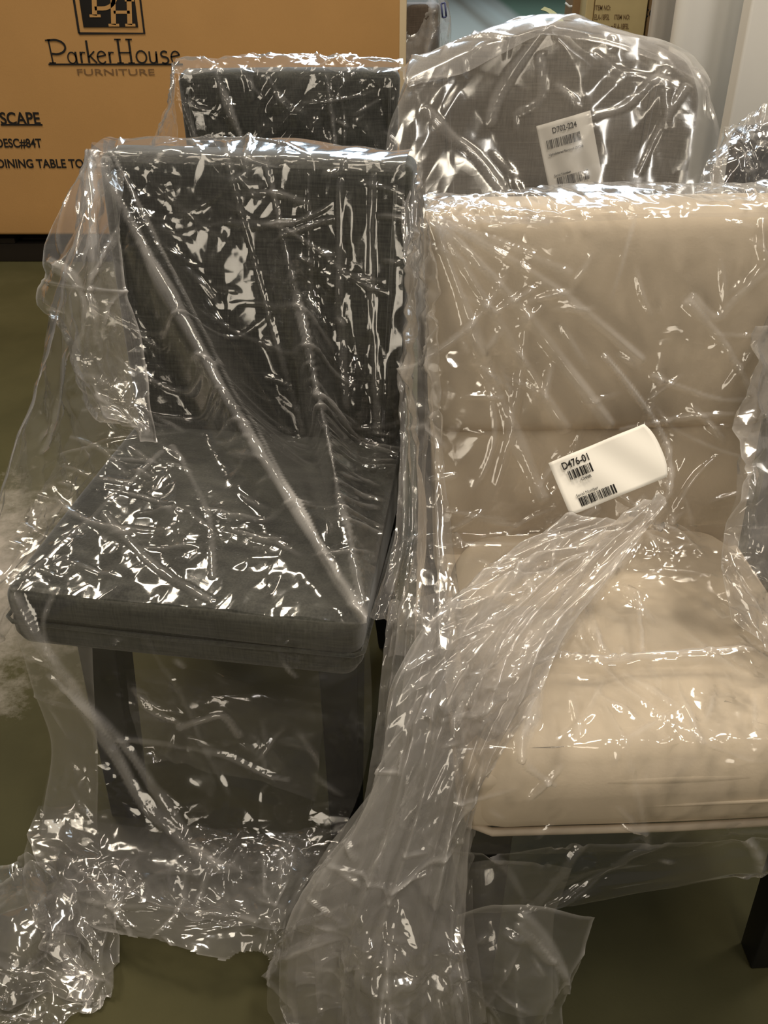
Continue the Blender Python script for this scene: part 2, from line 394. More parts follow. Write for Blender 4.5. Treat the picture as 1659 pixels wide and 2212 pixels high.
# emblem: framed black square with interlocked tan P and H
e0 = CB(171, 72); e1 = CB(312, 72); ew = e1.x-e0.x; eh = .36; t_ = .010
strokes('emblem_frame', [([(0, 0), (ew, 0), (ew, eh), (0, eh), (0, 0)], 1)], .008, M['ink'], carton, (e0.x, e0.y-.001, e0.z), 1)
i0 = .020
rbox('emblem_field', ew-2*i0, .002, eh-2*i0, .0005, M['ink'], carton, (1, 1, 1), c=(e0.x+ew/2, e0.y-.001, e0.z+eh/2))
tan = M['card']
def em(px, py): q = CB(px, py); return (q.x-e0.x, q.z-e0.z)
PH = [([em(205, 33), em(203, -40)], 1.6), ([em(194, 34), em(218, 34)], .8), ([em(203, -40)]+[em(*p) for p in arc(222, -8, 28, 26, -90, 90)]+[em(205, 18)], 1.2),
      ([em(246, 53), em(244, -20)], 1.6), ([em(281, 53), em(279, -8)], 1.6), ([em(235, 54), em(258, 54)], .8), ([em(271, 54), em(293, 54)], .8),
      ([em(246, 26), em(281, 26)], .9), ([em(270, 0), em(290, 0)], .8), ([em(244, 5), em(250, -8)], 1.0)]
strokes('monogram', PH, .011, tan, carton, (e0.x, e0.y-.0035, e0.z), 1, .0006)
# pallet below
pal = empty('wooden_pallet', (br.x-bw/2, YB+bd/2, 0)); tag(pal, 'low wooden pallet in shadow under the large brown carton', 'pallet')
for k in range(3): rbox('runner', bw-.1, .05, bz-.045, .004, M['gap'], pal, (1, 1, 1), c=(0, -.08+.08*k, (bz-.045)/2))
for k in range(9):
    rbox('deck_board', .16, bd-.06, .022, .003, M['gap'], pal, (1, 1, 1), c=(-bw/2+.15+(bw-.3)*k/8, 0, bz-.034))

# ---------------------------------------------------------------- far cartons, twine, tape
def far_carton(px0, px1, pyb, Y, h, d, yaw, label, mats, texts=()):
    A, B = P(px0, pyb, Y), P(px1, pyb, Y)
    w = (B.x-A.x)/math.cos(yaw); 
    c = empty('stacked_carton', (A.x, A.y, A.z), yaw); tag(c, label, 'carton', None)
    rbox('carton_body', w, d, h, .01, mats, c, (4, 4, 4), c=(w/2, d/2, h/2))
    rbox('packing_tape', .07, d+.002, .004, .001, M['tape_clear'], c, (1, 2, 1), c=(w/2, d/2, h+.001))
    for (body, x, z, s, ang) in texts:
        t = text_mesh('lettering', body, s, M['ink_brown'], c, (x*w, -.003, z), (math.pi/2, 0, 0), .8, .01)
    return c, w
M['tape_clear'] = simple('packing_tape', (.45, .34, .2), .25, .5)
yF = 9.2
z0 = P(1250, 80, yF).z
zb = max(0.0, P(1280, 185, yF).z)
def Fp(px, pz): return P(px, pz, yF)
hh = P(1280, -70, yF).z-0.0
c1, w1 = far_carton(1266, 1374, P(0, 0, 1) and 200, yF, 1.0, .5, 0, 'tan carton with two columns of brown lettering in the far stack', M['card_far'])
c1.location.z = 0.0
hc = 1.05
def far_text(c, w, body, px, py, s, sx=.8, mat='ink_brown'):
    q = P(px, py, yF-.01)
    dx = q.x-c.location.x
    loc = Matrix.Rotation(-c.rotation_euler.z, 4, 'Z') @ (q-Vector(c.location))
    text_mesh('lettering', body, s, M[mat], c, (loc.x, -.004, loc.z), (math.pi/2, 0, 0), sx, .012)
for px, dy in ((1284, 0), (1326, 20)):
    far_text(c1, w1, 'ITEM NO:', px, 22+dy, .052, .62)
    far_text(c1, w1, 'ELA-18FSL', px-1, 43+dy, .060, .5)
far_text(c1, w1, 'COLOR:', 1284, 68, .06)
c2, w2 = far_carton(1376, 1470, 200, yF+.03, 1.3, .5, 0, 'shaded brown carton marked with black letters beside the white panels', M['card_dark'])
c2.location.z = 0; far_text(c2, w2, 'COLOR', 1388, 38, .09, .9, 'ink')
c3, w3 = far_carton(1247, 1264, 200, yF+.02, 1.0, .4, 0, 'narrow pale carton at the left end of the far stack', M['card_far'])
c3.location.z = 0
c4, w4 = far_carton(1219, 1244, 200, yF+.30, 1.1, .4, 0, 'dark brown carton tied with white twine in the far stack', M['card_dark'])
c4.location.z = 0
tw = [P(1221, 6, yF+.33), P(1230, 14, yF+.32), P(1242, 13, yF+.32), P(1250, 12, yF+.33)]
v, f = tube_data(tw, .009, 6); tag(new_obj('twine', v, f, M['twine']), 'short length of white twine around the dark far carton', 'twine')
tp = [(1172, 18), (1184, 22), (1196, 30), (1207, 40), (1216, 52), (1224, 66)]
V = []; Fc = []
for i, (x, y) in enumerate(tp):
    a, b2 = PZ(x-4, y+3, .003), PZ(x+4, y-3, .003); V += [a, b2]
    if i: Fc.append((2*i-2, 2*i-1, 2*i+1, 2*i))
ft = new_obj('floor_tape', V, Fc, M['tape'], smooth=False); tag(ft, 'worn yellow tape line on the green painted floor', 'floor tape')
sm = ft.modifiers.new('s', 'SOLIDIFY'); sm.thickness = .003

# ---------------------------------------------------------------- white panels at the right
def panel(pxa, pya, Y, w, d, h, yaw, r, label, mat='white_panel', tilt=0):
    A = P(pxa, pya, Y)
    o = rbox('white_panel', w, d, h, r, M[mat], None, (6, 6, 10), c=(w/2, d/2, h/2))
    o.location = (A.x, A.y, 0); o.rotation_euler = (0, tilt, yaw)
    return tag(o, label, 'panel', 'white upright panels')
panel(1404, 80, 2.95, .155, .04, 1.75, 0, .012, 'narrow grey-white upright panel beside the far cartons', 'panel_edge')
panel(1461, 60, 2.80, .33, .06, 1.75, math.radians(3), .028, 'white upright panel with a rounded edge, between the two others')
panel(1618, 40, 2.60, .62, .06, 1.8, math.radians(3), .008, 'wide white upright panel at the right edge, nearest of the panels')

# ---------------------------------------------------------------- chairs
def leg(parent, x, y, top, wt, wb, lean=(0, 0), mat='black_wood'):
    def fn(a, b, c):
        t = (c+top/2)/top; s = wb/wt+(1-wb/wt)*t
        return (a*s+lean[0]*(1-t), b*s+lean[1]*(1-t), c)
    return rbox('leg', wt, wt, top, .004, M[mat], parent, (2, 2, 6), fn, c=(x, y, top/2))

# ---- dark parsons chair (left front)
CH = dict(loc=(-.288, 1.052, 0), yaw=-.148)
def dark_chair(name, label, loc, yaw, full=True, ht=.985):
    r = empty(name, loc, yaw); tag(r, label, 'chair')
    hs, th = .518, .108
    def seat_fn(x, y, z):
        t = (y+.28)/.56
        x = x*(1-.035*t)
        if z > 0: z += .012*math.cos(x*5)*math.cos((y)*5)
        if z < -.03: x *= .985
        if y < -.25: y += .009*math.exp(-((z+.004+.02*x)/.005)**2)
        return (x, y, z)
    rbox('seat', .52, .575, th, .026, M['charcoal'], r, (26, 26, 22), seat_fn, c=(0, .278, hs-th/2-.004))
    # seam welt around the boxing
    pts = [(-.262, -.008), (.262, -.008)]
    v, f = tube_data([(-.265, .3, hs-.062), (-.262, .0, hs-.062), (-.25, -.009, hs-.062), (0, -.0105, hs-.064), (.25, -.009, hs-.062), (.262, .0, hs-.062), (.265, .3, hs-.062)], .0035, 6)
    new_obj('seam', v, f, M['charcoal'], r)
    H0 = ht-hs+.05
    def back_fn(x, y, z):
        t = (z+H0/2)/H0
        w = .462/.505+(1.0-.462/.505)*t
        y = y+.052*t+.012*math.cos(x*4.5)*0-.010*math.sin(math.pi*t)*(1 if y < 0 else 0)
        return (x*w, y, z-.004*abs(x)*2)
    rbox('backrest', .515, .085, H0, .020, M['charcoal'], r, (26, 6, 30), back_fn, c=(0, .52, hs-.05+H0/2))
    for sx in (-1, 1):
        v, f = tube_data([(sx*.218, .474+.0, hs+.01), (sx*.224, .492, hs+.2), (sx*.232, .521, ht-.03)], .003, 6)
        new_obj('welt', v, f, M['charcoal'], r)
    leg(r, -.145, .050, hs-th+.02, .062, .05, (-.018, 0))
    leg(r, .222, .045, hs-th+.02, .060, .046)
    leg(r, -.125, .45, hs-th+.02, .05, .036, (-.05, .05))
    leg(r, .20, .47, hs-th+.02, .05, .036, (.02, .07))
    return r
dark_chair('dining_chair', 'charcoal linen dining chair in clear plastic, front left', CH['loc'], CH['yaw'])
RC = P(632, 150, 2.44)
dark_chair('dining_chair', 'second charcoal dining chair, behind the front left one', (RC.x+.01, 2.41-.53, 0), 0.03, ht=RC.z)

# ---- beige chair
BC = dict(loc=(.352, .808, 0), yaw=.050)
rb = empty('dining_chair', BC['loc'], BC['yaw']); tag(rb, 'wide cream upholstered dining chair in clear plastic, front right', 'chair')
hs, th = .478, .108
def bseat(x, y, z):
    t = (y+.26)/.52
    x = x*(1.0-.06*t)
    k = max(0, 1-(abs(x)/.25)**3)*max(0, 1-(abs(y)/.27)**4)
    if z > 0: z += .030*k*min(1, z/.03)
    if y < 0 and abs(z) < .05: y -= .012*(1-(z/.05)**2)
    # round the rear corners
    if t > .75:
        q = (t-.75)/.25; x *= 1-.28*q*q
    return (x, y, z)
rbox('seat', .50, .50, th+.02, .045, M['beige'], rb, (28, 28, 10), bseat, c=(0, .235, hs-th/2-.01))
zb_ = hs-th+.001
rbox('seat_base', .508, .50, .09, .014, M['beige'], rb, (24, 20, 3), lambda x, y, z: (x*(1-.05*(y+.25)/.5), y-.006*(1-(x/.25)**2) if y < 0 else y, z), c=(0, .236, hs-th+.045))
ring = [(-.235, .40), (-.247, .2), (-.252, .03), (-.246, -.004), (-.22, -.018), (0, -.022), (.22, -.018), (.246, -.004), (.252, .03), (.247, .2), (.235, .40)]
v, f = tube_data([(x, y, zb_) for x, y in ring], .0055, 8); new_obj('piping', v, f, M['piping'], rb)
# crease across the seat front
v, f = tube_data([(-.05, -.024, hs-.062), (.1, -.0275, hs-.058), (.24, -.024, hs-.058)], .003, 6)
new_obj('seam', v, f, M['beige'], rb)
ht = .976; zs = .655
def bk(z0, z1, bulge, w0, w1, thick, yoff):
    Hh = z1-z0
    def fn(x, y, z):
        t = (z+Hh/2)/Hh; w = w0+(w1-w0)*t
        T = (z0+Hh*t-hs)/(ht-hs)
        u = x/.25
        y2 = y+.091*T
        if y < 0: y2 -= bulge*max(0, 1-u*u*.8)*math.sin(math.pi*min(1, max(0, t)))**.5
        return (x*w/.5, y2, z)
    v, f = rbox_data(.5, thick, Hh, .028, (26, 6, 20), fn, (0, .443+thick/2+yoff, z0+Hh/2))
    return v, f
v, f = bk(zs, ht, .020, .515, .535, .088, -.006); new_obj('backrest', v, f, M['beige'], rb)
v, f = bk(.40, zs+.025, .004, .492, .512, .080, .004); new_obj('lower_backrest', v, f, M['beige'], rb)
LB = hs-th+.0
leg(rb, -.215, .03, LB, .056, .044); leg(rb, .215, .03, LB, .056, .044)
leg(rb, -.20, .44, LB, .05, .036, (0, .08)); leg(rb, .20, .44, LB, .05, .036, (0, .08))

# ---- taupe bar stool with arched wrap-around back
YS = 1.89
ts = P(1205, 58, YS)
rs = empty('bar_stool', (ts.x, YS-.50, 0)); tag(rs, 'tall taupe bar stool with an arched back in clear plastic, behind the cream chair', 'bar stool')
zt = ts.z
def curved_back(w, thick, zlo, zhi, arch, wrap, nx=44, nz=36):
    V = []; Fc = []
    def S_(u, t, side):
        # u -1..1 across, t 0..1 up
        top = zhi-arch*(abs(u)**2.0)*1.0
        if abs(u) > .86: top -= .05*((abs(u)-.86)/.14)**2
        z = zlo+(top-zlo)*t
        x = u*w/2*(.95+.05*t)
        y = .50+.05*t-wrap*abs(u)**3
        off = thick/2*math.sqrt(max(.0, 1-max(0, (t-.90)/.10)**2))
        off *= math.sqrt(max(.02, 1-max(0, (abs(u)-.92)/.08)**2))
        return Vector((x, y+thick/2+side*off, z))
    for side in (-1, 1):
        for j in range(nz+1):
            for i in range(nx+1):
                tt = 1-(1-j/nz)**1.6; uu = math.sin((i/nx*2-1)*math.pi/2)
                V.append(S_(uu, tt, side))
    n = (nx+1)*(nz+1)
    for j in range(nz):
        for i in range(nx):
            a = j*(nx+1)+i; Fc.append((a, a+1, a+nx+2, a+nx+1)); a += n; Fc.append((a, a+nx+1, a+nx+2, a+1))
    rim = [i for i in range(nx+1)]
    for i in range(nx):
        Fc.append((i, i+n, i+1+n, i+1)); a = nz*(nx+1)+i; Fc.append((a, a+1, a+1+n, a+n))
    for j in range(nz):
        a = j*(nx+1); Fc.append((a, a+nx+1, a+nx+1+n, a+n)); a += nx; Fc.append((a, a+n, a+nx+1+n, a+nx+1))
    return V, Fc
v, f = curved_back(.56, .07, .66, zt, .078, .05); new_obj('backrest', v, f, M['taupe'], rs)
rbox('seat', .50, .52, .12, .035, M['taupe'], rs, (16, 16, 6), None, c=(0, .30, .72))
for sx in (-1, 1):      # piped seams where the back turns into the side wings
    pts = [(sx*(.165+.03*k/8), .50+.05*k/8-.05*abs(.62+.1*k/8)**3-.002, .72+(zt-.78)*k/8) for k in range(9)]
    v, f = tube_data(pts, .005, 6); new_obj('seam', v, f, M['taupe'], rs)
for sx in (-1, 1):
    leg(rs, sx*.21, .09, .67, .05, .036, (0, 0)); leg(rs, sx*.21, .50, .67, .05, .036, (0, .05))
    rbox('stretcher', .022, .42, .035, .003, M['black_wood'], rs, (1, 4, 1), c=(sx*.21, .28, .25))
rbox('stretcher', .42, .022, .035, .003, M['black_wood'], rs, (4, 1, 1), c=(0, .09, .32))

# ---- far brown chair beside the carton
fc_ = P(905, 6, 4.85); fe_ = P(950, 60, 4.85)
rf = empty('dining_chair', (fe_.x-.25, 4.85-.53, 0)); tag(rf, 'dark brown chair in clear plastic beyond the edge of the large carton', 'chair')
rbox('backrest', .50, .09, fc_.z-.42, .022, M['brown'], rf, (10, 4, 10), c=(0, .53, (fc_.z+.42)/2))
rbox('seat', .50, .52, .11, .025, M['brown'], rf, (10, 10, 4), c=(0, .26, .455))
for sx in (-1, 1):
    leg(rf, sx*.21, .05, .41, .05, .04); leg(rf, sx*.21, .5, .41, .05, .04)

# ---- black chair at the right edge
kc = P(1602, 285, 2.02)
rk = empty('dining_chair', (kc.x+.245, 2.02-.50, 0), .0); tag(rk, 'black leatherette chair in crumpled plastic at the right edge', 'chair')
rbox('backrest', .48, .09, kc.z-.42, .022, M['black_cloth'], rk, (16, 4, 12), lambda x, y, z: (x, y+.008*math.sin(31*x+9*z)+.008*math.sin(23*z-14*x), z), c=(0, .53, (kc.z+.42)/2))
rbox('seat', .48, .50, .11, .03, M['black_cloth'], rk, (10, 10, 4), c=(0, .26, .46))
for sx in (-1, 1):
    leg(rk, sx*.20, .05, .41, .05, .04); leg(rk, sx*.20, .5, .41, .05, .04)

# ---------------------------------------------------------------- paper labels
def barcode(parent, x, y, w, h, seed, name='barcode', zz=.0006):
    rnd = random.Random(seed); V = []; Fc = []; cx_ = x
    while cx_ < x+w:
        bw_ = rnd.choice((.0007, .0009, .0014, .0021)); g = rnd.choice((.0007, .0009, .0014, .002))
        b0 = len(V)
        for dz in (zz, zz+.0002):
            V += [(cx_, y, dz), (cx_+bw_, y, dz), (cx_+bw_, y+h, dz), (cx_, y+h, dz)]
        Fc += [(b0+4, b0+5, b0+6, b0+7), (b0, b0+3, b0+2, b0+1), (b0, b0+1, b0+5, b0+4), (b0+1, b0+2, b0+6, b0+5), (b0+2, b0+3, b0+7, b0+6), (b0+3, b0, b0+4, b0+7)]
        cx_ += bw_+g
    return new_obj(name, V, Fc, M['ink'], parent, smooth=False)
def frame_from(o, x_end, y_dir_pt):
    ex = (x_end-o).normalized(); t = y_dir_pt-o; ey = (t-ex*t.dot(ex)).normalized(); ez = ex.cross(ey)
    m = Matrix((ex, ey, ez)).transposed().to_4x4(); m.translation = o; return m
def paper(name, w, h, cut, label, mat4, curl=0):
    nx, ny = 24, 16; V = []; Fc = []
    for j in range(ny+1):
        for i in range(nx+1):
            x, y = w*i/nx, h*j/ny
            if cut and x > w*.72:
                # rounded free end
                q = (x-w*.72)/(w*.28); yy = (y/h-.5); x2 = w*.72+(w*.28)*q*math.sqrt(max(0, 1-(abs(yy)*1.35)**2.6)); x = x2
            V.append((x, y, curl*((x/w)**2)+.0015*math.sin(14*x/w+5*y/h)))
    for j in range(ny):
        for i in range(nx):
            a = j*(nx+1)+i; Fc.append((a, a+1, a+nx+2, a+nx+1))
    root = empty(name, (0, 0, 0)); root.matrix_world = mat4; tag(root, label, 'paper label')
    o = new_obj('sheet', V, Fc, M['paper'], root); s = o.modifiers.new('s', 'SOLIDIFY'); s.thickness = .0004; s.offset = -1
    return root
# label on the cream chair: lower-left corner (1232,1112), lower edge to (1440,1040), upper-left (1180,1003)
Yt = 1.055
A, B, C = P(1232, 1114, Yt-.010), P(1442, 1030, Yt), P(1180, 1002, Yt+.035)
m4 = frame_from(A, B, C); w_ = (P(1452, 1022, Yt)-A).length; h_ = (C-A).length
lab1 = paper('paper_label', w_, h_, True, 'white paper label reading D476-01 on the lower back of the cream chair', m4)
ML = w_
text_mesh('lettering', 'D476-01', h_*.18, M['ink'], lab1, (w_*.10, h_*.78, .0022), (0, 0, 0), .80, .012)
barcode(lab1, w_*.13, h_*.57, w_*.24, h_*.16, 3, zz=.002)
text_mesh('lettering', 'CHAIR', h_*.07, M['ink'], lab1, (w_*.22, h_*.49, .0022), (0, 0, 0), .9)
text_mesh('lettering', 'Serial Number', h_*.075, M['ink'], lab1, (w_*.12, h_*.25, .0022), (0, 0, 0), .9)
barcode(lab1, w_*.13, h_*.07, w_*.34, h_*.16, 7, zz=.002)
# label on the bar stool: upper-left (1146,277), upper-right (1258,238), runs down to (1175,412)
Yl = 1.825
A = P(1190, 430, Yl-.02); B = P(1304, 398, Yl-.02); C = P(1146, 277, Yl)
m4 = frame_from(A, B, C); w_ = (B-A).length; h_ = (C-A).length
lab2 = paper('paper_label', w_, h_, False, 'folded white paper label reading D702-224 on the taupe bar stool back', m4)
text_mesh('lettering', 'D702-224', h_*.105, M['ink'], lab2, (w_*.26, h_*.85, .0022), (0, 0, 0), .80, .012)
barcode(lab2, w_*.12, h_*.66, w_*.62, h_*.12, 5, zz=.002)
text_mesh('lettering', 'Upholstered Barstool (2/CN)', h_*.045, M['ink'], lab2, (w_*.12, h_*.57, .0022), (0, 0, 0), .9)
text_mesh('lettering', 'Serial Number', h_*.045, M['ink'], lab2, (w_*.14, h_*.28, .0022), (0, 0, 0), .9)
barcode(lab2, w_*.18, h_*.13, w_*.58, h_*.13, 9, zz=.002)

# ---------------------------------------------------------------- plastic film
def tri_noise(x, y, seed):
    s = (x+y)*.366; a = x+s; b = y+s
    i = np.floor(a).astype(np.int64); j = np.floor(b).astype(np.int64); fa = a-i; fb = b-j
    def h(i, j):
        n = (i*374761393+j*668265263+seed*2147483) & 0xffffffff
        n = ((n ^ (n >> 13))*1274126177) & 0xffffffff
        return ((n ^ (n >> 16)) & 0xffff)/65535.0
    up = fa > fb
    mi = np.where(up, i+1, i); mj = np.where(up, j, j+1)
    w0 = np.where(up, 1-fa, 1-fb); w1 = np.abs(fa-fb); w2 = np.where(up, fb, fa)
    return h(i, j)*w0+h(mi, mj)*w1+h(i+1, j+1)*w2-.5
def smooth_noise(x, y, seed):
    i = np.floor(x).astype(np.int64); j = np.floor(y).astype(np.int64); fx = x-i; fy = y-j
    fx = fx*fx*(3-2*fx); fy = fy*fy*(3-2*fy)
    def h(i, j):
        n = (i*374761393+j*668265263+seed*97531) & 0xffffffff
        n = ((n ^ (n >> 13))*1274126177) & 0xffffffff
        return ((n ^ (n >> 16)) & 0xffff)/65535.0
    return (h(i, j)*(1-fx)+h(i+1, j)*fx)*(1-fy)+(h(i, j+1)*(1-fx)+h(i+1, j+1)*fx)*fy
def catmull(P0, t):
    """P0 (n,k,3) interpolate along axis 0 at t in [0,n-1]"""
    n = P0.shape[0]; i = np.clip(np.floor(t).astype(int), 0, n-2); f = (t-i)[:, None, None]
    g = lambda k: P0[np.clip(k, 0, n-1)]
    a, b, c, d = g(i-1), g(i), g(i+1), g(i+2)
    a = np.where((i == 0)[:, None, None], 2*b-c, a); d = np.where((i+2 > n-1)[:, None, None], 2*c-b, d)
    return b+.5*f*(c-a+f*(2*a-5*b+4*c-d+f*(3*(b-c)+d-a)))
def seg_dist(Q, pts):
    D = np.full(len(Q), 9.0); T = np.zeros(len(Q)); n = len(pts)-1
    for k in range(n):
        a, b = np.array(pts[k]), np.array(pts[k+1]); ab = b-a; t = np.clip(((Q-a)@ab)/(ab@ab), 0, 1)
        d = np.linalg.norm(Q-(a+t[:, None]*ab), axis=1); m = d < D; D[m] = d[m]; T[m] = (k+t[m])/n
    return D, T
class Bag:
    def __init__(self): self.V = []; self.F = []; self.UV = []; self.A = []; self.C = []; self.n = 0
    def add(self, pos, nu, nv, uv, fold, cal, flip=False, keep=None):
        idx = np.arange(nu*nv).reshape(nv, nu)
        q = np.stack([idx[:-1, :-1], idx[:-1, 1:], idx[1:, 1:], idx[1:, :-1]], -1).reshape(-1, 4)
        if keep is not None:
            q = q[keep[q].all(axis=1)]
        if flip: q = q[:, ::-1]
        self.V.append(pos); self.F.append(q+self.n); self.UV.append(uv); self.A.append(fold); self.C.append(cal); self.n += len(pos)
    def sheet(self, ctrl=None, surf=None, step=.0055, amp=(.010, .004), freq=(14, 38), aniso=(1, 1), rot=.4, seed=1, ridges=(), fold0=0.0,
              folds=None, mask=.5, tear=None, pleat=None, streaks=(13, .4, .8), edge=.0, calm=None, extra=None, fade=0):
        """ctrl: rows x cols of points; surf(s,t)->pos arrays. ridges: (points, width, height, fold)"""
        step *= .8
        if ctrl is not None:
            C = np.array([[tuple(p) for p in r] for r in ctrl], float)
            w = max(np.linalg.norm(np.diff(C, axis=1), axis=2).sum(1).max(), .02); h = max(np.linalg.norm(np.diff(C, axis=0), axis=2).sum(0).max(), .02)
            nu, nv = int(w/step)+2, int(h/step)+2
            R = catmull(C, np.linspace(0, C.shape[0]-1, nv)); R = catmull(R.transpose(1, 0, 2), np.linspace(0, C.shape[1]-1, nu)).transpose(1, 0, 2)
        else:
            w, h = surf[1], surf[2]; nu, nv = int(w/step)+2, int(h/step)+2
            s, t = np.meshgrid(np.linspace(0, 1, nu), np.linspace(0, 1, nv)); R = surf[0](s, t)
        du = np.gradient(R, axis=1); dv = np.gradient(R, axis=0); Nn = np.cross(du, dv); Nn /= np.linalg.norm(Nn, axis=2, keepdims=True)+1e-12
        S_, T_ = np.meshgrid(np.linspace(0, w, nu), np.linspace(0, h, nv))
        S_ = S_+seed*3.7; T_ = T_+seed*1.9
        # face the normal to the camera side
        toc = np.array([0, 0, H])-R; sg = np.sign((Nn*toc).sum(2).mean()); Nn = Nn*sg
        X = S_.ravel()+.02*smooth_noise(S_.ravel()*9, T_.ravel()*9, seed+5); Y = T_.ravel()+.02*smooth_noise(S_.ravel()*9, T_.ravel()*9, seed+6)
        hgt = np.zeros(X.shape)
        mk = smooth_noise(X*5, Y*5, seed+9); mk = np.clip((mk-mask+.25)/.4, .12, 1)
        sn, tn = (S_.ravel()-seed*3.7)/w, (T_.ravel()-seed*1.9)/h
        cal = calm(sn, tn) if calm else np.ones(X.shape)
        if extra: hgt += extra(sn, tn)
        for k, (a, fq) in enumerate(zip(amp, freq)):
            c, s_ = math.cos(rot+k*.9), math.sin(rot+k*.9)
            if k == 0: c, s_ = math.cos(rot), math.sin(rot)
            xr = (c*X+s_*Y)*fq*aniso[0]; yr = (-s_*X+c*Y)*fq*aniso[1]
            hgt += 2*a*tri_noise(xr, yr, seed*7+k)*(1 if k == 0 else mk*cal)
        fold = np.full(X.shape, fold0)
        Q = R.reshape(-1, 3)
        if pleat:     # gathered vertical pleats: (count, amplitude, growth)
            n_, a_, g_ = pleat; ss = (S_.ravel()-seed*3.7)/w; tt = (T_.ravel()-seed*1.9)/h
            ph = ss*n_+.7*smooth_noise(ss*4, tt*2.2, seed+20)*n_*.25
            tri = np.abs((ph % 1)-.5)*2
            tri2 = tri**1.6
            hgt += a_*(tri2-.5)*((1-g_)+g_*tt)
            fold += .16*np.clip((tri-.80)/.2, 0, 1)
        for rg in ridges:
            pts, rw, rh, rf_ = rg; pp = np.array([tuple(p) for p in pts])
            if len(pp) < 8 and rw: pp = catmull(pp[:, None, :], np.linspace(0, len(pp)-1, 8*(len(pp)-1)+1))[:, 0, :]
            dirs = Q-np.array([0, 0, H]); dirs = dirs/np.linalg.norm(dirs, axis=1, keepdims=True); pts = []
            for q in pp:
                dq = q-np.array([0, 0, H]); dq = dq/np.linalg.norm(dq); i_ = int(np.argmax(dirs@dq))
                if dirs[i_]@dq > .99995: pts.append(tuple(Q[i_]+1e-5*len(pts)))
            if len(pts) < 2: continue
            pa = np.array(pts); kz = np.ones(5)/5
            if len(pa) > 9:
                pd = np.pad(pa, ((2, 2), (0, 0)), mode='edge'); pa = np.stack([np.convolve(pd[:, c_], kz, 'valid') for c_ in range(3)], 1); pts = [tuple(p+1e-5*i3) for i3, p in enumerate(pa)]
            D, Tt = seg_dist(Q, [tuple(p) for p in pts])
            wob = rw*(.45+.9*smooth_noise(X*12, Y*12, seed+40))
            k = np.clip(1-D/wob, 0, 1)
            tw_ = smooth_noise(X*7, Y*7, seed+33)
            hgt += rh*.45*k*(.5+tw_)+.0009*np.sin(D*1150+9*tw_)*np.clip(k*3, 0, 1)
            fold += rf_*.75*np.clip(k*2.6, 0, 1)*(.25+1.3*smooth_noise(X*13, Y*13, seed+31))
        fold += .07*np.clip(mk-.6, 0, 1)
        if streaks:      # short sharp creases
            rs_ = random.Random(seed*13+1); SX = S_.ravel(); TX = T_.ravel()
            for k in range(int(streaks[0]*w*h/.1)):
                cx_, cy_ = rs_.uniform(0, w)+seed*3.7, rs_.uniform(0, h)+seed*1.9
                an = streaks[1]+rs_.gauss(0, streaks[2]); ln = rs_.uniform(.012, .05)*(rs_.uniform(2.5, 5) if rs_.random() < .2 else 1); wd = rs_.uniform(.004, .0075)
                ca, sa = math.cos(an), math.sin(an)
                m = (np.abs(SX-cx_) < ln) & (np.abs(TX-cy_) < ln)
                if not m.any(): continue
                a1 = (SX[m]-cx_)*sa+(TX[m]-cy_)*ca; b1 = (SX[m]-cx_)*ca-(TX[m]-cy_)*sa+rs_.uniform(-3, 3)*a1*a1
                kk = np.clip(1-np.abs(b1)/wd, 0, 1)*np.clip(1-np.abs(a1)/ln, 0, 1)**.6
                kk = kk*np.clip(cal[m], 0, 1.2); hgt[m] += kk*wd*rs_.uniform(.6, 1.3); fold[m] += kk*rs_.uniform(.15, .5)
        if fade:
            fe = np.clip(tn/(fade*(.4+1.2*smooth_noise(sn*7, tn*0+seed, seed+60))), 0, 1); fold = fold*fe; cal = cal*(.25+.75*fe)
        if edge:
            ex = np.minimum(np.minimum(S_-seed*3.7, w-(S_-seed*3.7)), np.minimum(T_-seed*1.9, h-(T_-seed*1.9))).ravel()
            fold += edge*np.clip(1-ex/.006, 0, 1)*(np.clip(tn/fade, 0, 1) if fade else 1)
        pos = Q+Nn.reshape(-1, 3)*hgt[:, None]
        pos[:, 2] = np.maximum(pos[:, 2], .004+.006*smooth_noise(X*40, Y*40, seed+2))
        keep = None
        if tear:
            keep = ((T_.ravel()-seed*1.9)/h) < 1-tear*smooth_noise(S_.ravel()*14, S_.ravel()*0+seed, seed+50)-.5*tear*tri_noise(S_.ravel()*40, T_.ravel()*3, seed+51)
        self.add(pos, nu, nv, np.stack([S_.ravel(), T_.ravel()], 1), np.clip(fold, 0, 1), cal, flip=(sg < 0), keep=keep)
    def build(self, name, mat, label, cat='plastic cover', group=None):
        V = np.concatenate(self.V); Fq = np.concatenate(self.F); UV = np.concatenate(self.UV); A = np.concatenate(self.A)
        me = bpy.data.meshes.new(name); nF = len(Fq)
        me.vertices.add(len(V)); me.vertices.foreach_set('co', V.astype(np.float32).ravel())
        me.loops.add(nF*4); me.loops.foreach_set('vertex_index', Fq.astype(np.int32).ravel())
        me.polygons.add(nF); me.polygons.foreach_set('loop_start', np.arange(0, nF*4, 4, dtype=np.int32)); me.polygons.foreach_set('loop_total', np.full(nF, 4, np.int32))
        me.polygons.foreach_set('use_smooth', np.ones(nF, bool))
        me.update(calc_edges=True)
        ul = me.uv_layers.new(name='UVMap'); ul.data.foreach_set('uv', UV[Fq.ravel()].astype(np.float32).ravel())
        at = me.attributes.new('fold', 'FLOAT', 'POINT'); at.data.foreach_set('value', A.astype(np.float32))
        a2 = me.attributes.new('crumple', 'FLOAT', 'POINT'); a2.data.foreach_set('value', np.concatenate(self.C).astype(np.float32))
        me.materials.append(mat)
        o = bpy.data.objects.new(name, me); col.objects.link(o); tag(o, label, cat, group)
        return o
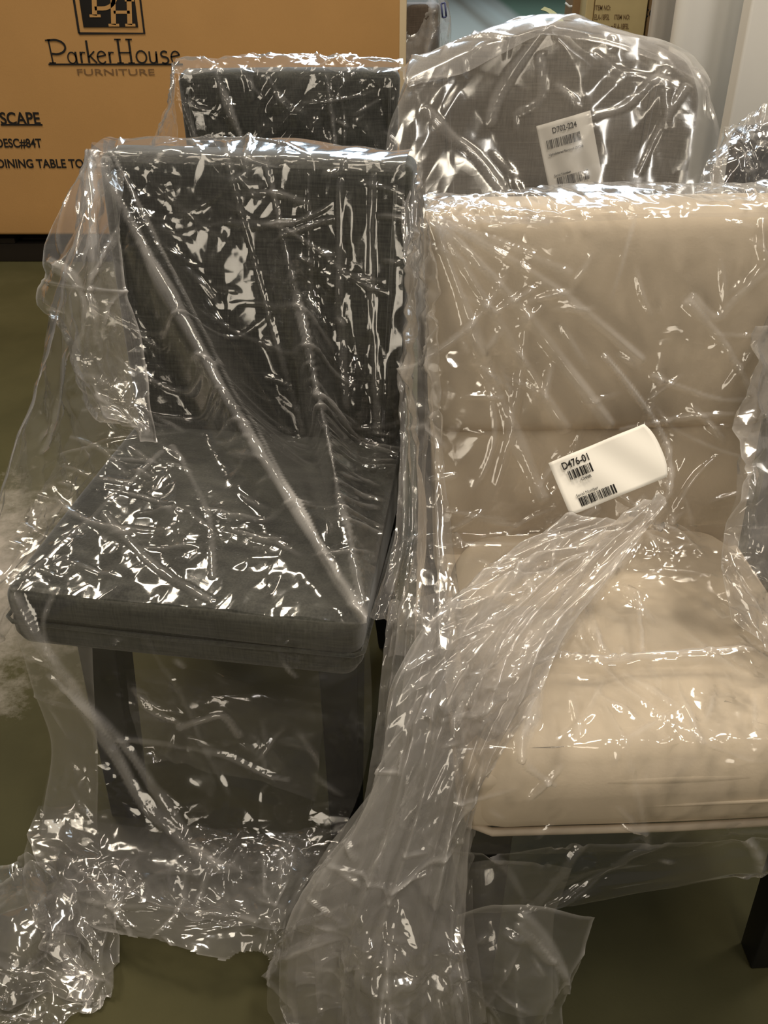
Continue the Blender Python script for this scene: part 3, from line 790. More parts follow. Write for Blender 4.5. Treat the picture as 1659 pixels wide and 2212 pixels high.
def local(loc, yaw):
    c, s = math.cos(yaw), math.sin(yaw)
    return lambda x, y, z: Vector((loc[0]+c*x-s*y, loc[1]+s*x+c*y, z))

# ==== bag over the left front chair
T = local(CH['loc'], CH['yaw'])
bag = Bag()
TL, TR, FL, FR = T(-.250, .50, .995), T(.262, .50, .995), T(-.275, -.025, .530), T(.272, -.025, .528)
def front_surf(s, t):
    x = -.250+.500*s
    top = np.stack([x, np.full_like(s, .505), np.full_like(s, .996)], -1)
    xb = -.275+.547*s
    bot = np.stack([xb, np.full_like(s, -.025), np.full_like(s, .529)], -1)
    taut = top*(1-t[..., None])+bot*t[..., None]
    # chair-hugging profile: down the back, then out along the seat
    tb = np.clip(t/.5, 0, 1); ts_ = np.clip((t-.5)/.5, 0, 1)
    yy = .500-.095*tb-.430*ts_*1.0; zz = .996-(.996-.545)*tb-.016*ts_
    hug = np.stack([x*(1-t)+xb*t, yy-.004*np.sin(np.pi*tb), zz+.012*np.sin(np.pi*ts_)], -1)
    d1 = (s-t); k = .90-.62*np.exp(-(d1/.085)**2)*np.sin(np.pi*np.clip(t, .02, .98))**.3
    l2 = .56+.44*t; k2 = .45*np.exp(-((s-l2)/.045)**2)*np.clip(t*2, 0, 1)
    tri = np.clip((t-s)/.8, 0, 1)      # left of the long fold the film spans across
    k = k-.28*np.sin(np.pi*tri)-k2
    k = np.clip(k, .2, .97)[..., None]
    p = taut*(1-k)+hug*k
    c, s_ = math.cos(CH['yaw']), math.sin(CH['yaw']); L0 = CH['loc']
    return np.stack([L0[0]+c*p[..., 0]-s_*p[..., 1], L0[1]+s_*p[..., 0]+c*p[..., 1], p[..., 2]], -1)
def along(surf, pts, up=0.006):
    out = []
    for s, t in pts:
        q = surf(np.array([[s]]), np.array([[t]]))[0, 0]; out.append(Vector(q)+Vector((0, -up, up)))
    return out
fr = [(along(front_surf, [(k/8, k/8) for k in range(9)]), .012, .012, .55),
      (along(front_surf, [(.07+k*.93/8, k/8) for k in range(9)]), .006, .006, .45),
      (along(front_surf, [(.56+.44*k/8, k/8) for k in range(9)]), .007, .007, .35),
      (along(front_surf, [(.44+.50*k/8, k/8) for k in range(5)]), .005, .005, .22),
      (along(front_surf, [(.80, .03), (.80, .2), (.83, .46)]), .007, .008, .12), (along(front_surf, [(.90, .02), (.90, .2), (.93, .5)]), .007, .009, .15), (along(front_surf, [(.70, .02), (.71, .2), (.76, .44)]), .006, .007, .10),
      (along(front_surf, [(0, 1), (.22, .80), (.33, .62)]), .006, .006, .35),
      (along(front_surf, [(.22, .80), (.45, .93), (.62, .99)]), .008, .008, .40),
      (along(front_surf, [(.33, .60), (.52, .78), (.60, .95)]), .006, .006, .32)]
def fc_calm(s, t):
    r2 = .56+.44*t
    mid = np.clip((s-t-.03)/.04, 0, 1)*np.clip((r2-s)/.05, 0, 1)
    right = np.clip((s-r2)/.05, 0, 1)
    return .85-.50*mid+.7*right*np.clip((.7-t)/.1, 0, 1)
def fc_extra(s, t):
    w = np.clip((s-.60)/.05, 0, 1)*np.clip((.55-t)/.08, 0, 1)*np.clip(t/.05, 0, 1)
    ph = s*9+.5*smooth_noise(s*6, t*5, 77)+.25*t
    return w*.0036*(np.abs(ph % 1-.5)*2)**1.3
bag.sheet(surf=(front_surf, .55, .95), calm=fc_calm, extra=fc_extra, streaks=(24, 1.35, .4), amp=(.006, .0045), freq=(12, 34), aniso=(1.5, .55), rot=-.35, seed=3, ridges=fr, step=.0042)
# top edge fold over
bag.sheet(ctrl=[[T(-.252, .60, .99), T(0, .60, 1.0), T(.252, .60, .99)], [T(-.251, .555, .999), T(0, .56, 1.002), T(.251, .555, .999)], [T(-.250, .502, .995), T(0, .505, .998), T(.250, .502, .995)], [T(-.249, .497, .98), T(0, .499, .98), T(.249, .497, .98)]],
          amp=(.005, .003), freq=(22, 50), aniso=(1, .5), seed=5, fold0=.12, step=.004)
# left side
bag.sheet(ctrl=[[T(-.252, .60, .99), T(-.254, .55, .995), T(-.250, .50, .994)],
                [T(-.28, .60, .85), T(-.285, .47, .85), T(-.258, .33, .842)],
                [T(-.29, .62, .68), T(-.30, .40, .68), T(-.266, .155, .687)],
                [T(-.29, .62, .50), T(-.30, .35, .50), T(-.278, -.022, .530)],
                [T(-.29, .60, .36), T(-.30, .33, .38), T(-.280, -.03, .40)]],
          amp=(.012, .006), freq=(11, 30), aniso=(1.4, .6), seed=8, fold0=.17, step=.005,
          ridges=[([TL, FL+Vector((-.006, 0, 0))], .010, .006, .45), ([TL, T(-.30, .12, .62), FL], .008, .006, .35), ([T(-.27, .55, .97), T(-.285, .40, .75), T(-.28, .2, .6)], .010, .01, .30)])
# loose balloon hanging on the left
bulge = [[P(205, 345, 1.60), P(235, 350, 1.58), P(262, 372, 1.57)],
         [P(140, 445, 1.50), P(205, 450, 1.46), P(262, 460, 1.50)],
         [P(88, 530, 1.46), P(180, 540, 1.38), P(275, 545, 1.44)],
         [P(74, 590, 1.44), P(165, 610, 1.34), P(285, 620, 1.40)],
         [P(84, 655, 1.42), P(170, 668, 1.33), P(300, 700, 1.38)],
         [P(140, 700, 1.42), P(190, 760, 1.34), P(315, 800, 1.36)],
         [P(150, 790, 1.40), P(215, 850, 1.32), P(325, 880, 1.32)],
         [P(215, 890, 1.38), P(290, 925, 1.28), P(345, 950, 1.28)]]
bag.sheet(ctrl=bulge, amp=(.020, .009), freq=(13, 34), aniso=(1, .8), seed=11, fold0=.17, step=.0042, edge=.55,
          ridges=[([P(205, 345, 1.58), P(205, 540, 1.36), P(205, 760, 1.33)], .010, .01, .35), ([P(205, 600, 1.35), P(270, 490, 1.42)], .007, .008, .4),
                  ([P(90, 560, 1.43), P(160, 600, 1.35), P(180, 680, 1.33), P(170, 760, 1.36), P(215, 860, 1.32), P(330, 935, 1.27)], .008, .012, .5),
                  ([P(205, 620, 1.34), P(285, 625, 1.38)], .005, .006, .5)])
# right side, hanging between the chairs
bag.sheet(ctrl=[[P(862, 332, 1.60), P(880, 345, 1.62), P(905, 380, 1.66)],
                [P(872, 470, 1.50), P(900, 480, 1.52), P(920, 500, 1.60)],
                [P(872, 640, 1.42), P(905, 650, 1.45), P(928, 660, 1.52)],
                [P(868, 820, 1.34), P(900, 830, 1.36), P(930, 840, 1.42)],
                [P(862, 1000, 1.25), P(900, 1010, 1.25), P(945, 1020, 1.32)],
                [P(850, 1180, 1.12), P(900, 1190, 1.12), P(965, 1200, 1.18)],
                [P(800, 1330, 1.01), P(870, 1350, 1.02), P(975, 1340, 1.08)]],
          amp=(.010, .005), freq=(14, 36), aniso=(1.8, .5), rot=.1, seed=14, fold0=.14, step=.0045, pleat=(4, .012, .4),
          ridges=[([P(874, 340, 1.58), P(878, 640, 1.40), P(870, 1000, 1.23), P(845, 1300, 1.03)], .010, .01, .4)])
# skirt below the seat front and crumpled hem on the floor
Ys = 1.02
skirt = [[P(22, 1262, 1.072), P(210, 1290, 1.055), P(410, 1315, 1.035), P(600, 1330, 1.018), P(790, 1345, 1.0)],
         [P(24, 1350, 1.066), P(205, 1385, 1.045), P(405, 1410, 1.028), P(600, 1430, 1.012), P(800, 1450, .995)],
         [P(72, 1480, 1.06), P(215, 1510, 1.035), P(405, 1530, 1.015), P(600, 1545, 1.0), P(802, 1580, .985)],
         [P(112, 1610, 1.05), P(215, 1650, 1.02), P(400, 1670, 1.0), P(590, 1680, .985), P(780, 1700, .975)],
         [P(88, 1760, 1.02), P(215, 1775, .99), P(400, 1790, .965), P(580, 1790, .95), P(740, 1800, .95)],
         [P(78, 1880, .98), P(190, 1880, .93), P(400, 1890, .90), P(570, 1880, .89), P(700, 1880, .90)],
         [P(105, 2010, .93), P(190, 1990, .87), P(390, 1985, .84), P(560, 1990, .83), P(650, 1985, .84)],
         [P(130, 2110, .88), P(215, 2030, .85), P(380, 2050, .81), P(520, 2085, .80), P(610, 2100, .80)]]
bag.sheet(ctrl=skirt[:6], streaks=(5, .6, .5), amp=(.008, .003), freq=(9, 30), aniso=(1.2, .6), rot=.5, seed=17, fold0=.015, step=.0048,
          ridges=[([P(22, 1262, 1.07), P(790, 1345, .998)], .005, .003, .10), ([P(25, 1275, 1.065), P(130, 1440, 1.05), P(240, 1620, 1.0), P(330, 1760, .96), P(560, 1960, .85)], .016, .010, .42),
                  ([P(100, 1440, 1.05), P(290, 1640, .99), P(400, 1800, .93), P(580, 1980, .84)], .011, .010, .36),
                  ([P(240, 1600, 1.0), P(420, 1620, 1.0), P(640, 1690, .975)], .006, .008, .25)])
bag.sheet(ctrl=skirt[4:], streaks=(26, .5, .9), amp=(.028, .014, .008), freq=(9, 24, 62), aniso=(1, .8), rot=.2, fade=.45, seed=19, fold0=.21, step=.0042, edge=.4, tear=.10,
          ridges=[([P(240, 1960, .87), P(150, 1860, .93)], .010, .014, .3), ([P(240, 1960, .87), P(300, 1900, .88), P(390, 1880, .9)], .008, .012, .3), ([P(240, 1960, .87), P(290, 2060, .84)], .008, .012, .35),
                  ([P(240, 1960, .87), P(110, 1930, .92)], .008, .012, .3), ([P(240, 1960, .87), P(380, 1955, .85), P(560, 2000, .83)], .008, .012, .25)])
bag.sheet(ctrl=[[P(270, 1440, 1.10), P(400, 1450, 1.10), P(560, 1470, 1.09), P(700, 1490, 1.08)], [P(275, 1510, 1.06), P(400, 1520, 1.05), P(560, 1530, 1.06), P(700, 1560, 1.06)],
                [P(290, 1590, 1.05), P(400, 1590, 1.03), P(560, 1620, 1.03), P(690, 1650, 1.04)], [P(310, 1650, 1.03), P(420, 1660, 1.02), P(560, 1700, 1.02), P(680, 1730, 1.03)]],
          amp=(.020, .008), freq=(11, 28), aniso=(.7, 1.4), rot=.3, fade=.3, seed=21, fold0=.06, step=.0045,
          ridges=[([P(375, 1585, 1.03), P(430, 1560, 1.03), P(480, 1545, 1.03), P(515, 1590, 1.03)], .010, .014, .5), ([P(290, 1480, 1.06), P(320, 1540, 1.05), P(380, 1570, 1.04)], .010, .014, .4)])
bag.sheet(ctrl=[[P(24, 1345, 1.08), P(110, 1365, 1.075), P(198, 1390, 1.07)], [P(62, 1480, 1.07), P(130, 1490, 1.06), P(202, 1500, 1.055)], [P(108, 1610, 1.055), P(160, 1630, 1.045), P(210, 1640, 1.04)],
                [P(92, 1750, 1.03), P(150, 1760, 1.02), P(212, 1770, 1.01)], [P(84, 1860, .99), P(150, 1860, .98), P(214, 1860, .97)]],
          streaks=(8, 1.2, .5), amp=(.010, .003), freq=(9, 26), aniso=(1.2, .5), seed=25, fold0=.22, step=.0045, edge=.2)
# second crumpled layer lying behind the hem
bag.sheet(ctrl=[[P(100, 1800, 1.12), P(240, 1830, 1.12), P(420, 1780, 1.08), P(600, 1850, 1.06), P(720, 1820, 1.02)],
                [P(90, 1930, 1.04), P(240, 1900, 1.02), P(420, 1890, .99), P(600, 1920, .97), P(700, 1950, .95)],
                [P(130, 2030, .96), P(240, 2000, .95), P(420, 2010, .91), P(590, 2040, .89), P(660, 2050, .88)]],
          amp=(.028, .012), freq=(10, 30), aniso=(1, 1), fade=.4, seed=23, fold0=.20, step=.005, edge=.3)
# tail at the lower left of the hem
bag.sheet(ctrl=[[P(85, 1830, .99), P(170, 1850, .95), P(260, 1870, .93)], [P(95, 1950, .93), P(170, 1960, .89), P(255, 1960, .88)],
                [P(110, 2060, .87), P(180, 2060, .83), P(258, 2050, .84)], [P(150, 2130, .83), P(200, 2130, .79), P(250, 2110, .80)], [P(190, 2200, .79), P(215, 2210, .76), P(230, 2190, .77)]],
          streaks=(26, .5, .9), amp=(.026, .012), freq=(14, 40), aniso=(1, 1), fade=.4, seed=27, fold0=.24, step=.004, edge=.4)
bag.build('plastic_cover', M['film'], 'clear plastic bag over the front left charcoal chair, its hem crumpled on the floor')

# ==== loose plastic at the lower left corner
bag = Bag()
for k in range(2):
    d = .03*k
    bag.sheet(ctrl=[[P(-60, 1950, .96+d), P(20, 1900, .97+d), P(60, 1868, .98+d), P(110, 1870, .97+d)],
                    [P(-60, 2020, .90+d), P(20, 2000, .86+d), P(90, 1980, .87+d), P(150, 1960, .90+d)],
                    [P(-60, 2120, .85+d), P(20, 2100, .80+d), P(100, 2080, .82+d), P(165, 2080, .84+d)],
                    [P(-60, 2230, .80+d), P(30, 2210, .76+d), P(120, 2200, .77+d), P(200, 2200, .79+d)],
                    [P(-60, 2330, .76+d), P(30, 2330, .72+d), P(130, 2330, .73+d), P(210, 2300, .75+d)]],
              amp=(.030, .012, .005), freq=(11, 26, 50), aniso=(1, .8), rot=.7+k, seed=31+k, fold0=.11, step=.0042, edge=.35)
bag.build('loose_plastic', M['film'], 'crumpled clear plastic sheet lying on the floor at the lower left corner', 'plastic sheet')

# ==== bag over the second dark chair
bag = Bag()
Tr = local((RC.x+.01, 1.88, 0), .03); zt2 = RC.z+.012
def rear_surf(s, t):
    x = -.262+.53*s; tb = np.clip(t/.6, 0, 1); ts_ = np.clip((t-.6)/.4, 0, 1)
    y = .515-.04*tb-.48*ts_; z = zt2-(zt2-.57)*tb-.03*ts_
    fl_ = np.exp(-(s/.2)**2)
    x = x-.02*fl_*tb
    c, s_ = math.cos(.03), math.sin(.03); ox, oy = RC.x+.01, 1.88
    return np.stack([ox+c*x-s_*y, oy+s_*x+c*y-.02*np.sin(np.pi*tb), z], -1)
bag.sheet(surf=(rear_surf, .54, .85), amp=(.010, .005), freq=(13, 32), aniso=(1.5, .6), rot=-.3, seed=41, step=.0052,
          ridges=[(along(rear_surf, [(.18, 0), (.27, .2), (.40, .42)]), .010, .012, .45), (along(rear_surf, [(.0, .02), (.12, .3)]), .008, .01, .3), (along(rear_surf, [(.65, 0), (.72, .4)]), .008, .01, .3)])
bag.sheet(ctrl=[[Tr(-.265, .61, zt2), Tr(0, .62, zt2+.012), Tr(.265, .61, zt2)], [Tr(-.263, .56, zt2+.008), Tr(0, .56, zt2+.018), Tr(.263, .56, zt2+.008)], [Tr(-.262, .505, zt2-.01), Tr(0, .505, zt2-.004), Tr(.262, .505, zt2-.01)]],
          amp=(.007, .004), freq=(20, 45), seed=43, fold0=.2, step=.005)
bag.sheet(ctrl=[[Tr(-.262, .52, zt2), Tr(-.268, .56, zt2), Tr(-.27, .61, zt2)], [P(382, 215, 2.28), P(368, 225, 2.36), P(360, 225, 2.46)], [P(385, 300, 2.2), P(345, 300, 2.3), P(328, 310, 2.42)], [P(390, 420, 2.1), P(330, 430, 2.2), P(290, 430, 2.35)]],
          amp=(.008, .004), freq=(12, 30), aniso=(1.5, .5), seed=45, fold0=.12, step=.005, edge=.25)
bag.build('plastic_cover', M['film'], 'clear plastic bag over the second charcoal chair behind')

# ==== bag over the bar stool
bag = Bag()
def Sp(px, py, Y): return P(px, py, Y)
yb = 1.87
top = [P(872, 165, yb), P(900, 148, yb), P(985, 112, yb), P(1085, 74, yb), P(1185, 52, yb), P(1290, 62, yb), P(1400, 95, yb), P(1500, 135, yb), P(1535, 175, yb)]
m1 = [P(850, 250, yb-.10), P(905, 240, yb-.07), P(985, 215, yb-.05), P(1090, 190, yb-.04), P(1180, 180, yb-.04), P(1290, 185, yb-.04), P(1400, 200, yb-.05), P(1500, 235, yb-.08), P(1552, 260, yb-.08)]
m2 = [P(838, 360, yb-.18), P(905, 350, yb-.13), P(985, 340, yb-.10), P(1090, 330, yb-.09), P(1180, 325, yb-.11), P(1290, 325, yb-.11), P(1400, 335, yb-.10), P(1500, 350, yb-.14), P(1560, 360, yb-.12)]
m3 = [P(850, 520, yb-.30), P(905, 500, yb-.25), P(985, 500, yb-.22), P(1090, 500, yb-.2), P(1180, 500, yb-.2), P(1290, 500, yb-.2), P(1400, 500, yb-.2), P(1500, 500, yb-.22), P(1570, 500, yb-.25)]
bag.sheet(ctrl=[top, m1, m2, m3], streaks=(6, .8, .5), amp=(.020, .004), freq=(6, 20), aniso=(1.5, .55), rot=-.45, seed=51, step=.0055, fold0=.02, mask=.55,
          ridges=[([P(915, 225, yb-.08), P(975, 290, yb-.08), P(1030, 330, yb-.1), P(1090, 410, yb-.14)], .012, .014, .35),
                  ([P(1180, 60, yb), P(1090, 180, yb-.05), P(1060, 260, yb-.08)], .014, .014, .3),
                  ([P(1280, 118, yb-.02), P(1340, 165, yb-.05), P(1440, 185, yb-.07)], .010, .012, .4), ([P(1250, 270, yb-.1), P(1350, 235, yb-.08), P(1440, 150, yb-.03)], .008, .010, .3),
                  ([P(1120, 240, yb-.07), P(1170, 210, yb-.06), P(1165, 120, yb-.03)], .012, .012, .25),
                  ([P(1500, 140, yb), P(1545, 250, yb-.08), P(1556, 360, yb-.12)], .010, .010, .4), ([P(1370, 390, yb-.13), P(1420, 300, yb-.1), P(1480, 190, yb-.06)], .008, .01, .2)])
up = [p+Vector((0, .10, .0)) for p in top]; up2 = [p+Vector((0, .05, .010)) for p in top]
bag.sheet(ctrl=[up, up2, [p+Vector((0, -.004, -.004)) for p in top], [P(884, 190, yb-.02), P(905, 180, yb-.02), P(1000, 158, yb-.02), P(1090, 112, yb-.02), P(1180, 78, yb-.02), P(1290, 90, yb-.02), P(1400, 125, yb-.02), P(1490, 160, yb-.02), P(1525, 190, yb-.02)]],
          amp=(.007, .003), freq=(12, 36), aniso=(1, .6), seed=53, fold0=.30, step=.005)
bag.build('plastic_cover', M['film_soft'], 'clear plastic bag over the taupe bar stool')

# ==== bag over the cream chair
bag = Bag()
T = local(BC['loc'], BC['yaw'])
def cream_surf(s, t):
    x = -.275+.55*s
    tb = np.clip(t/.45, 0, 1); ts_ = np.clip((t-.45)/.35, 0, 1); tf = np.clip((t-.80)/.20, 0, 1)
    y = .500-.075*tb-.440*ts_-.025*np.sin(tf*np.pi/2)-.015; z = .980-(.980-.530)*tb+.008*np.sin(np.pi*ts_)-.0*ts_-.155*tf
    y = np.where(tf > 0, y+0, y)
    bow = .030*np.sin(np.pi*np.clip(t/.45, 0, 1))
    cor = .07*np.exp(-((t-.45)/.12)**2)            # film cuts the corner between back and seat
    y = y-bow-cor; z = z+cor*.6
    c, s_ = math.cos(BC['yaw']), math.sin(BC['yaw']); L0 = BC['loc']
    return np.stack([L0[0]+c*x-s_*y, L0[1]+s_*x+c*y, z], -1)
CT = P(930, 462, 1.30)
def rays_to(px, py, Y, w=.010, h=.010, fo=.3, mids=()):
    return ([CT]+[P(*m) for m in mids]+[P(px, py, Y)], w, h, fo)
cr = [(a_, b_, c_*1.5, d_*1.3) for a_, b_, c_, d_ in [rays_to(1180, 1100, 1.10, .012, .014, .28, [(1040, 760, 1.22)]), rays_to(1330, 935, 1.13, .014, .016, .30, [(1120, 660, 1.22)]), rays_to(1400, 790, 1.18, .010, .012, .28, [(1180, 610, 1.24)]),
      rays_to(1180, 480, 1.28, .007, .006, .25), rays_to(1230, 590, 1.25, .008, .008, .2), rays_to(1230, 940, 1.13, .012, .012, .22, [(1080, 700, 1.22)]),
      ([P(1300, 760, 1.20), P(1400, 890, 1.13), P(1437, 960, 1.09), P(1446, 1030, 1.05), P(1440, 1075, 1.03)], .006, .008, .5),
      ([P(1440, 1075, 1.03), P(1300, 1260, .96), P(1200, 1400, .88), P(1165, 1480, .85), P(1150, 1560, .83)], .012, .016, .5),
      ([P(1400, 1070, 1.04), P(1260, 1230, .97), P(1180, 1390, .88), P(1130, 1560, .83), P(1125, 1640, .82)], .010, .014, .4),
      ([P(1300, 1090, 1.04), P(1120, 1240, .98), P(1000, 1400, .88), P(900, 1560, .84)], .012, .016, .4),
      ([P(1230, 1115, 1.05), P(1060, 1230, .99), P(930, 1370, .9), P(860, 1500, .86)], .010, .014, .35),
      ([P(1420, 1090, 1.03), P(1150, 1300, .95), P(1020, 1480, .86), P(920, 1700, .8)], .008, .012, .3),
      ([P(1190, 1412, .87), P(1300, 1425, .87), P(1400, 1410, .87), P(1640, 1405, .88)], .006, .010, .40),
      ([P(1150, 1560, .81), P(1125, 1640, .80), P(1205, 1705, .79)], .007, .010, .45),
      ([P(1480, 650, 1.22), P(1560, 740, 1.2), P(1640, 880, 1.15), P(1659, 960, 1.12)], .008, .010, .35), ([P(1659, 580, 1.25), P(1590, 640, 1.22), P(1545, 690, 1.2), P(1490, 640, 1.22)], .007, .008, .3),
      ([P(1400, 810, 1.17), P(1540, 860, 1.15), P(1620, 865, 1.15)], .007, .008, .25), ([P(1330, 930, 1.12), P(1480, 900, 1.13), P(1590, 895, 1.13)], .006, .007, .25),
      ([P(1270, 1290, .93), P(1300, 1400, .9)], .004, .006, .3), ([P(1380, 1280, .93), P(1390, 1400, .9)], .004, .006, .3), ([P(1190, 1340, .9), P(1230, 1250, .95)], .004, .006, .3)]]
bag.sheet(surf=(cream_surf, .56, 1.15), streaks=(22, .5, 1.0), amp=(.008, .005), freq=(9, 36), aniso=(1.3, .6), rot=-.6, seed=61, ridges=cr, step=.0042, mask=.55)
# thick top edge
bag.sheet(ctrl=[[T(-.265, .625, .970), T(0, .63, .980), T(.29, .625, .980)], [T(-.268, .57, .982), T(0, .57, .989), T(.29, .57, .989)], [T(-.270, .520, .980), T(0, .515, .986), T(.29, .520, .984)], [T(-.272, .500, .962), T(0, .497, .968), T(.29, .500, .966)]],
          amp=(.007, .004), freq=(18, 44), aniso=(.6, 1.6), seed=63, fold0=.18, step=.004)
# left side down to the floor and the gathered film between the chairs
left_side = [[P(928, 455, 1.31), P(905, 480, 1.36), P(890, 520, 1.42)],
             [P(935, 600, 1.22), P(900, 640, 1.27), P(885, 660, 1.34)],
             [P(945, 800, 1.16), P(905, 830, 1.2), P(880, 850, 1.26)],
             [P(960, 1000, 1.08), P(930, 1010, 1.1), P(890, 1020, 1.16)],
             [P(975, 1200, .98), P(930, 1210, 1.0), P(880, 1220, 1.05)],
             [P(1000, 1400, .86), P(920, 1410, .88), P(840, 1420, .93)]]
bag.sheet(ctrl=left_side, amp=(.012, .006), freq=(13, 34), aniso=(1.6, .5), rot=.1, seed=65, fold0=.12, step=.0045, pleat=(3, .014, .3),
          ridges=[([CT, P(905, 700, 1.24), P(945, 850, 1.15), P(965, 990, 1.08), P(965, 1080, 1.05)], .007, .008, .4)])
mass = [[P(1230, 1110, 1.05), P(1320, 1130, 1.035), P(1425, 1075, 1.03), P(1440, 1085, 1.02)],
        [P(1060, 1220, .99), P(1150, 1230, .975), P(1250, 1230, .965), P(1330, 1230, .96)],
        [P(930, 1340, .91), P(1020, 1350, .90), P(1110, 1370, .885), P(1220, 1370, .88)],
        [P(850, 1480, .86), P(930, 1500, .84), P(1040, 1510, .82), P(1165, 1500, .82)],
        [P(820, 1640, .83), P(890, 1650, .80), P(990, 1660, .785), P(1070, 1660, .785)],
        [P(760, 1780, .81), P(850, 1790, .775), P(950, 1800, .76), P(1025, 1790, .765)],
        [P(670, 1900, .80), P(800, 1920, .75), P(920, 1930, .735), P(1010, 1920, .745)],
        [P(615, 2010, .79), P(760, 2040, .73), P(900, 2050, .715), P(1000, 2040, .725)],
        [P(600, 2140, .77), P(750, 2150, .71), P(900, 2160, .695), P(1010, 2150, .70)],
        [P(605, 2290, .74), P(750, 2300, .69), P(900, 2300, .675), P(1030, 2300, .68)]]
bag.sheet(ctrl=mass, amp=(.014, .009), freq=(9, 30), aniso=(1.8, .4), rot=.15, seed=67, fold0=.40, step=.0045, pleat=(5, .022, .7), edge=.3)
mass2 = [[p+Vector((.02, .05, .0)) for p in r] for r in mass[2:]]
bag.sheet(ctrl=mass2, amp=(.016, .007), freq=(10, 26), aniso=(1.6, .5), rot=-.2, seed=68, fold0=.42, step=.005, pleat=(4, .03, .5))
mass3 = [[P(840, 1300, 1.0), P(900, 1290, 1.0), P(985, 1270, 1.0)], [P(820, 1450, .96), P(890, 1460, .95), P(985, 1450, .95)], [P(800, 1640, .93), P(900, 1650, .92), P(1000, 1650, .92)], [P(760, 1830, .9), P(880, 1840, .89), P(1010, 1830, .89)], [P(680, 2000, .88), P(860, 2030, .86), P(1010, 2020, .86)], [P(640, 2160, .84), P(850, 2200, .81), P(1020, 2200, .81)]]
low = [[P(610, 2010, .80), P(720, 1960, .74), P(850, 1950, .71), P(980, 1960, .72)], [P(598, 2080, .78), P(720, 2060, .71), P(850, 2060, .69), P(1000, 2060, .70)],
       [P(602, 2170, .75), P(720, 2170, .69), P(850, 2170, .67), P(1010, 2160, .68)], [P(610, 2300, .72), P(720, 2300, .67), P(860, 2300, .65), P(1020, 2300, .66)]]
bag.sheet(ctrl=low, streaks=(30, .6, .9), amp=(.034, .016, .007), freq=(9, 22, 46), aniso=(1.3, .7), fade=.4, seed=66, fold0=.10, step=.0045, edge=.05)
bag.sheet(ctrl=mass3, amp=(.014, .006), freq=(10, 26), aniso=(1.8, .4), rot=.1, seed=69, fold0=.36, step=.005, pleat=(4, .02, .5))
# skirt under the seat
s0 = [T(-.275, -.057, .388), T(-.1, -.06, .388), T(.1, -.06, .388), T(.29, -.057, .388)]
s1 = [P(1003, 1965, .74), P(1150, 1960, .735), P(1320, 1935, .74), P(1730, 1878, .765)]
sk = [[a_.lerp(b_, k_/3) for a_, b_ in zip(s0, s1)] for k_ in range(4)]
bag.sheet(ctrl=sk, streaks=(5, .6, .5), amp=(.008, .004), freq=(9, 28), aniso=(1.2, .5), rot=.8, seed=71, fold0=.0, step=.005, edge=.12,
          ridges=[([P(1205, 1705, .76), P(1190, 1800, .75), P(1230, 1840, .745)], .008, .010, .3), ([P(1022, 1765, .755), P(1130, 1930, .74)], .008, .008, .2), ([P(1260, 1830, .745), P(1130, 1980, .73)], .010, .010, .22),
                  ([P(1500, 1760, .76), P(1360, 1850, .75), P(1150, 1990, .735)], .008, .008, .12)])
tail = [[P(1000, 1960, .745), P(1110, 1940, .73), P(1264, 1958, .745)], [P(990, 2060, .72), P(1110, 2050, .70), P(1248, 2050, .72)],
        [P(1000, 2130, .70), P(1120, 2130, .68), P(1240, 2130, .70)], [P(1010, 2210, .68), P(1120, 2210, .665), P(1238, 2200, .685)], [P(1010, 2300, .66), P(1120, 2300, .65), P(1232, 2300, .66)]]
bag.sheet(ctrl=tail, streaks=(24, .6, .9), amp=(.026, .014, .006), freq=(9, 22, 45), aniso=(1.2, .7), seed=73, fold0=.12, step=.0042, edge=.35,
          ridges=[([P(1120, 1960, .72), P(1190, 2060, .70), P(1238, 2160, .69)], .008, .012, .45), ([P(1115, 1990, .72), P(1180, 2070, .70)], .006, .010, .4)])
bag.sheet(ctrl=[[p+Vector((-.01, .06, 0)) for p in r] for r in tail], amp=(.024, .010), freq=(10, 24), aniso=(1, .8), seed=75, fold0=.14, step=.005)
# gathered film at the right side of the cream chair
right = [[P(1660, 700, 1.22), P(1690, 700, 1.26), P(1730, 700, 1.3)], [P(1625, 860, 1.12), P(1680, 870, 1.16), P(1730, 880, 1.2)], [P(1600, 1000, 1.04), P(1670, 1010, 1.08), P(1730, 1010, 1.14)],
         [P(1570, 1130, 1.0), P(1660, 1140, 1.0), P(1730, 1150, 1.05)], [P(1560, 1230, .98), P(1650, 1290, .95), P(1730, 1300, .98)], [P(1600, 1330, .95), P(1660, 1400, .9), P(1730, 1420, .92)]]
bag.sheet(ctrl=right, amp=(.020, .010), freq=(14, 34), aniso=(1, .8), seed=77, fold0=.22, step=.0045, edge=.3)
bag.sheet(ctrl=[[p+Vector((.02, .04, 0)) for p in r] for r in right], amp=(.02, .010), freq=(12, 30), seed=78, fold0=.15, step=.005)
bag.build('plastic_cover', M['film'], 'clear plastic bag over the cream chair, gathered between the two front chairs')

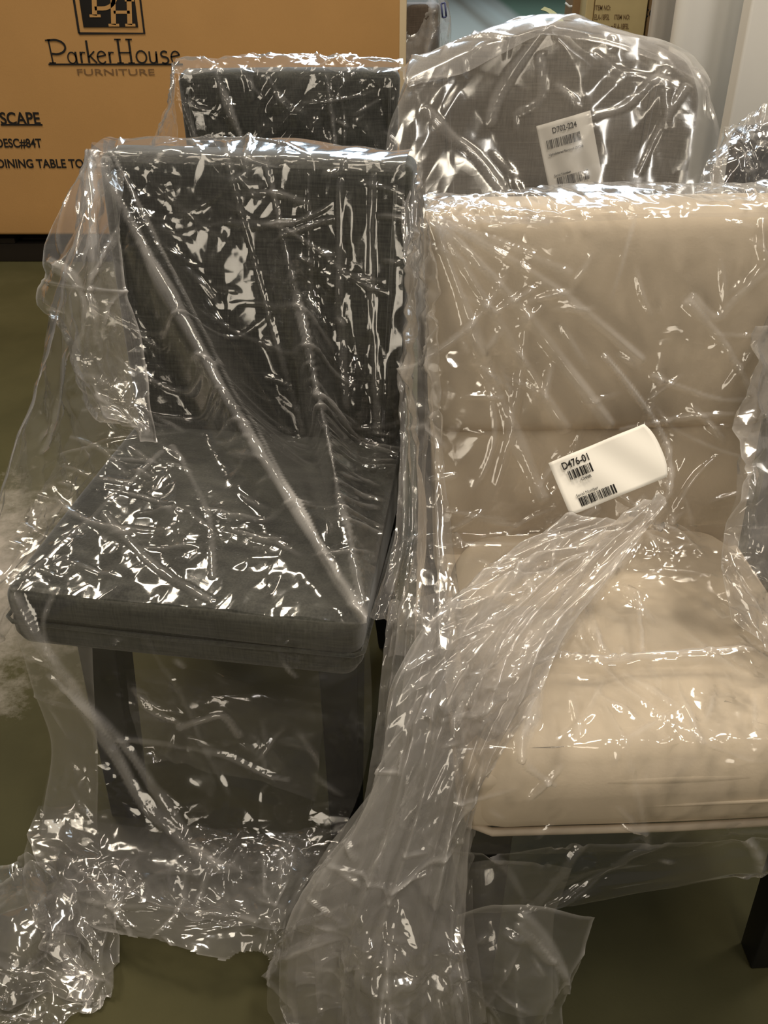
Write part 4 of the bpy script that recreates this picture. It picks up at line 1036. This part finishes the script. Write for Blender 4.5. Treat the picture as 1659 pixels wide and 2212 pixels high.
# ==== wrap on the black chair and on the far brown chair
bag = Bag()
for k in range(2):
    d = -.03*k
    bag.sheet(ctrl=[[P(1560, 290, 1.98+d), P(1600, 262, 1.98+d), P(1680, 225, 1.98+d), P(1900, 190, 1.98)], [P(1530, 350, 1.9+d), P(1600, 330, 1.9+d), P(1680, 320, 1.9+d), P(1900, 310, 1.9)],
                    [P(1500, 430, 1.82+d), P(1600, 430, 1.82+d), P(1680, 430, 1.82+d), P(1900, 430, 1.82)], [P(1500, 560, 1.7+d), P(1600, 560, 1.7+d), P(1680, 560, 1.7+d), P(1900, 560, 1.7)]],
              amp=(.022, .010), freq=(12, 30), seed=81+k, fold0=.08, step=.005, edge=.3)
bag.build('plastic_cover', M['film'], 'crumpled clear plastic bag over the black chair at the right edge')
bag = Bag()
yq = 4.80
bag.sheet(ctrl=[[P(850, -30, yq), P(900, -12, yq), P(958, -5, yq)], [P(850, 40, yq), P(900, 45, yq), P(972, 40, yq)], [P(850, 130, yq-.05), P(905, 130, yq-.05), P(972, 120, yq-.02)], [P(850, 260, yq-.1), P(905, 260, yq-.1), P(972, 250, yq-.05)]],
          amp=(.03, .01), freq=(5, 14), aniso=(1.4, .5), seed=91, fold0=.05, step=.012, ridges=[([P(935, -10, yq), P(925, 120, yq-.04)], .02, .02, .4), ([P(935, -5, yq), P(900, 90, yq-.04)], .02, .02, .25)])
bag.sheet(ctrl=[[P(938, -10, yq), P(965, 0, yq+.1), P(968, 10, yq+.2)], [P(945, 80, yq), P(965, 80, yq+.1), P(974, 80, yq+.2)], [P(945, 180, yq), P(965, 180, yq+.1), P(974, 180, yq+.2)]], amp=(.02, .01), freq=(6, 14), seed=93, fold0=.3, step=.012)
bag.build('plastic_cover', M['film_far'], 'clear plastic bag over the far brown chair')
q = [P(953, 8, yq-.03), P(961, 6, yq-.03), P(964, 36, yq-.03), P(956, 38, yq-.03)]
lines = []
V = []; Fc = []
for i in range(4):
    a, b2 = q[i], q[(i+1) % 4]; v, f = tube_data([a, b2], .004, 6); n0 = len(V); V += v; Fc += [tuple(x+n0 for x in g) for g in f]
tag(new_obj('printed_mark', V, Fc, simple('blue_ink', (.05, .06, .16), .6)), 'small dark outlined mark printed on the far chair plastic', 'label')
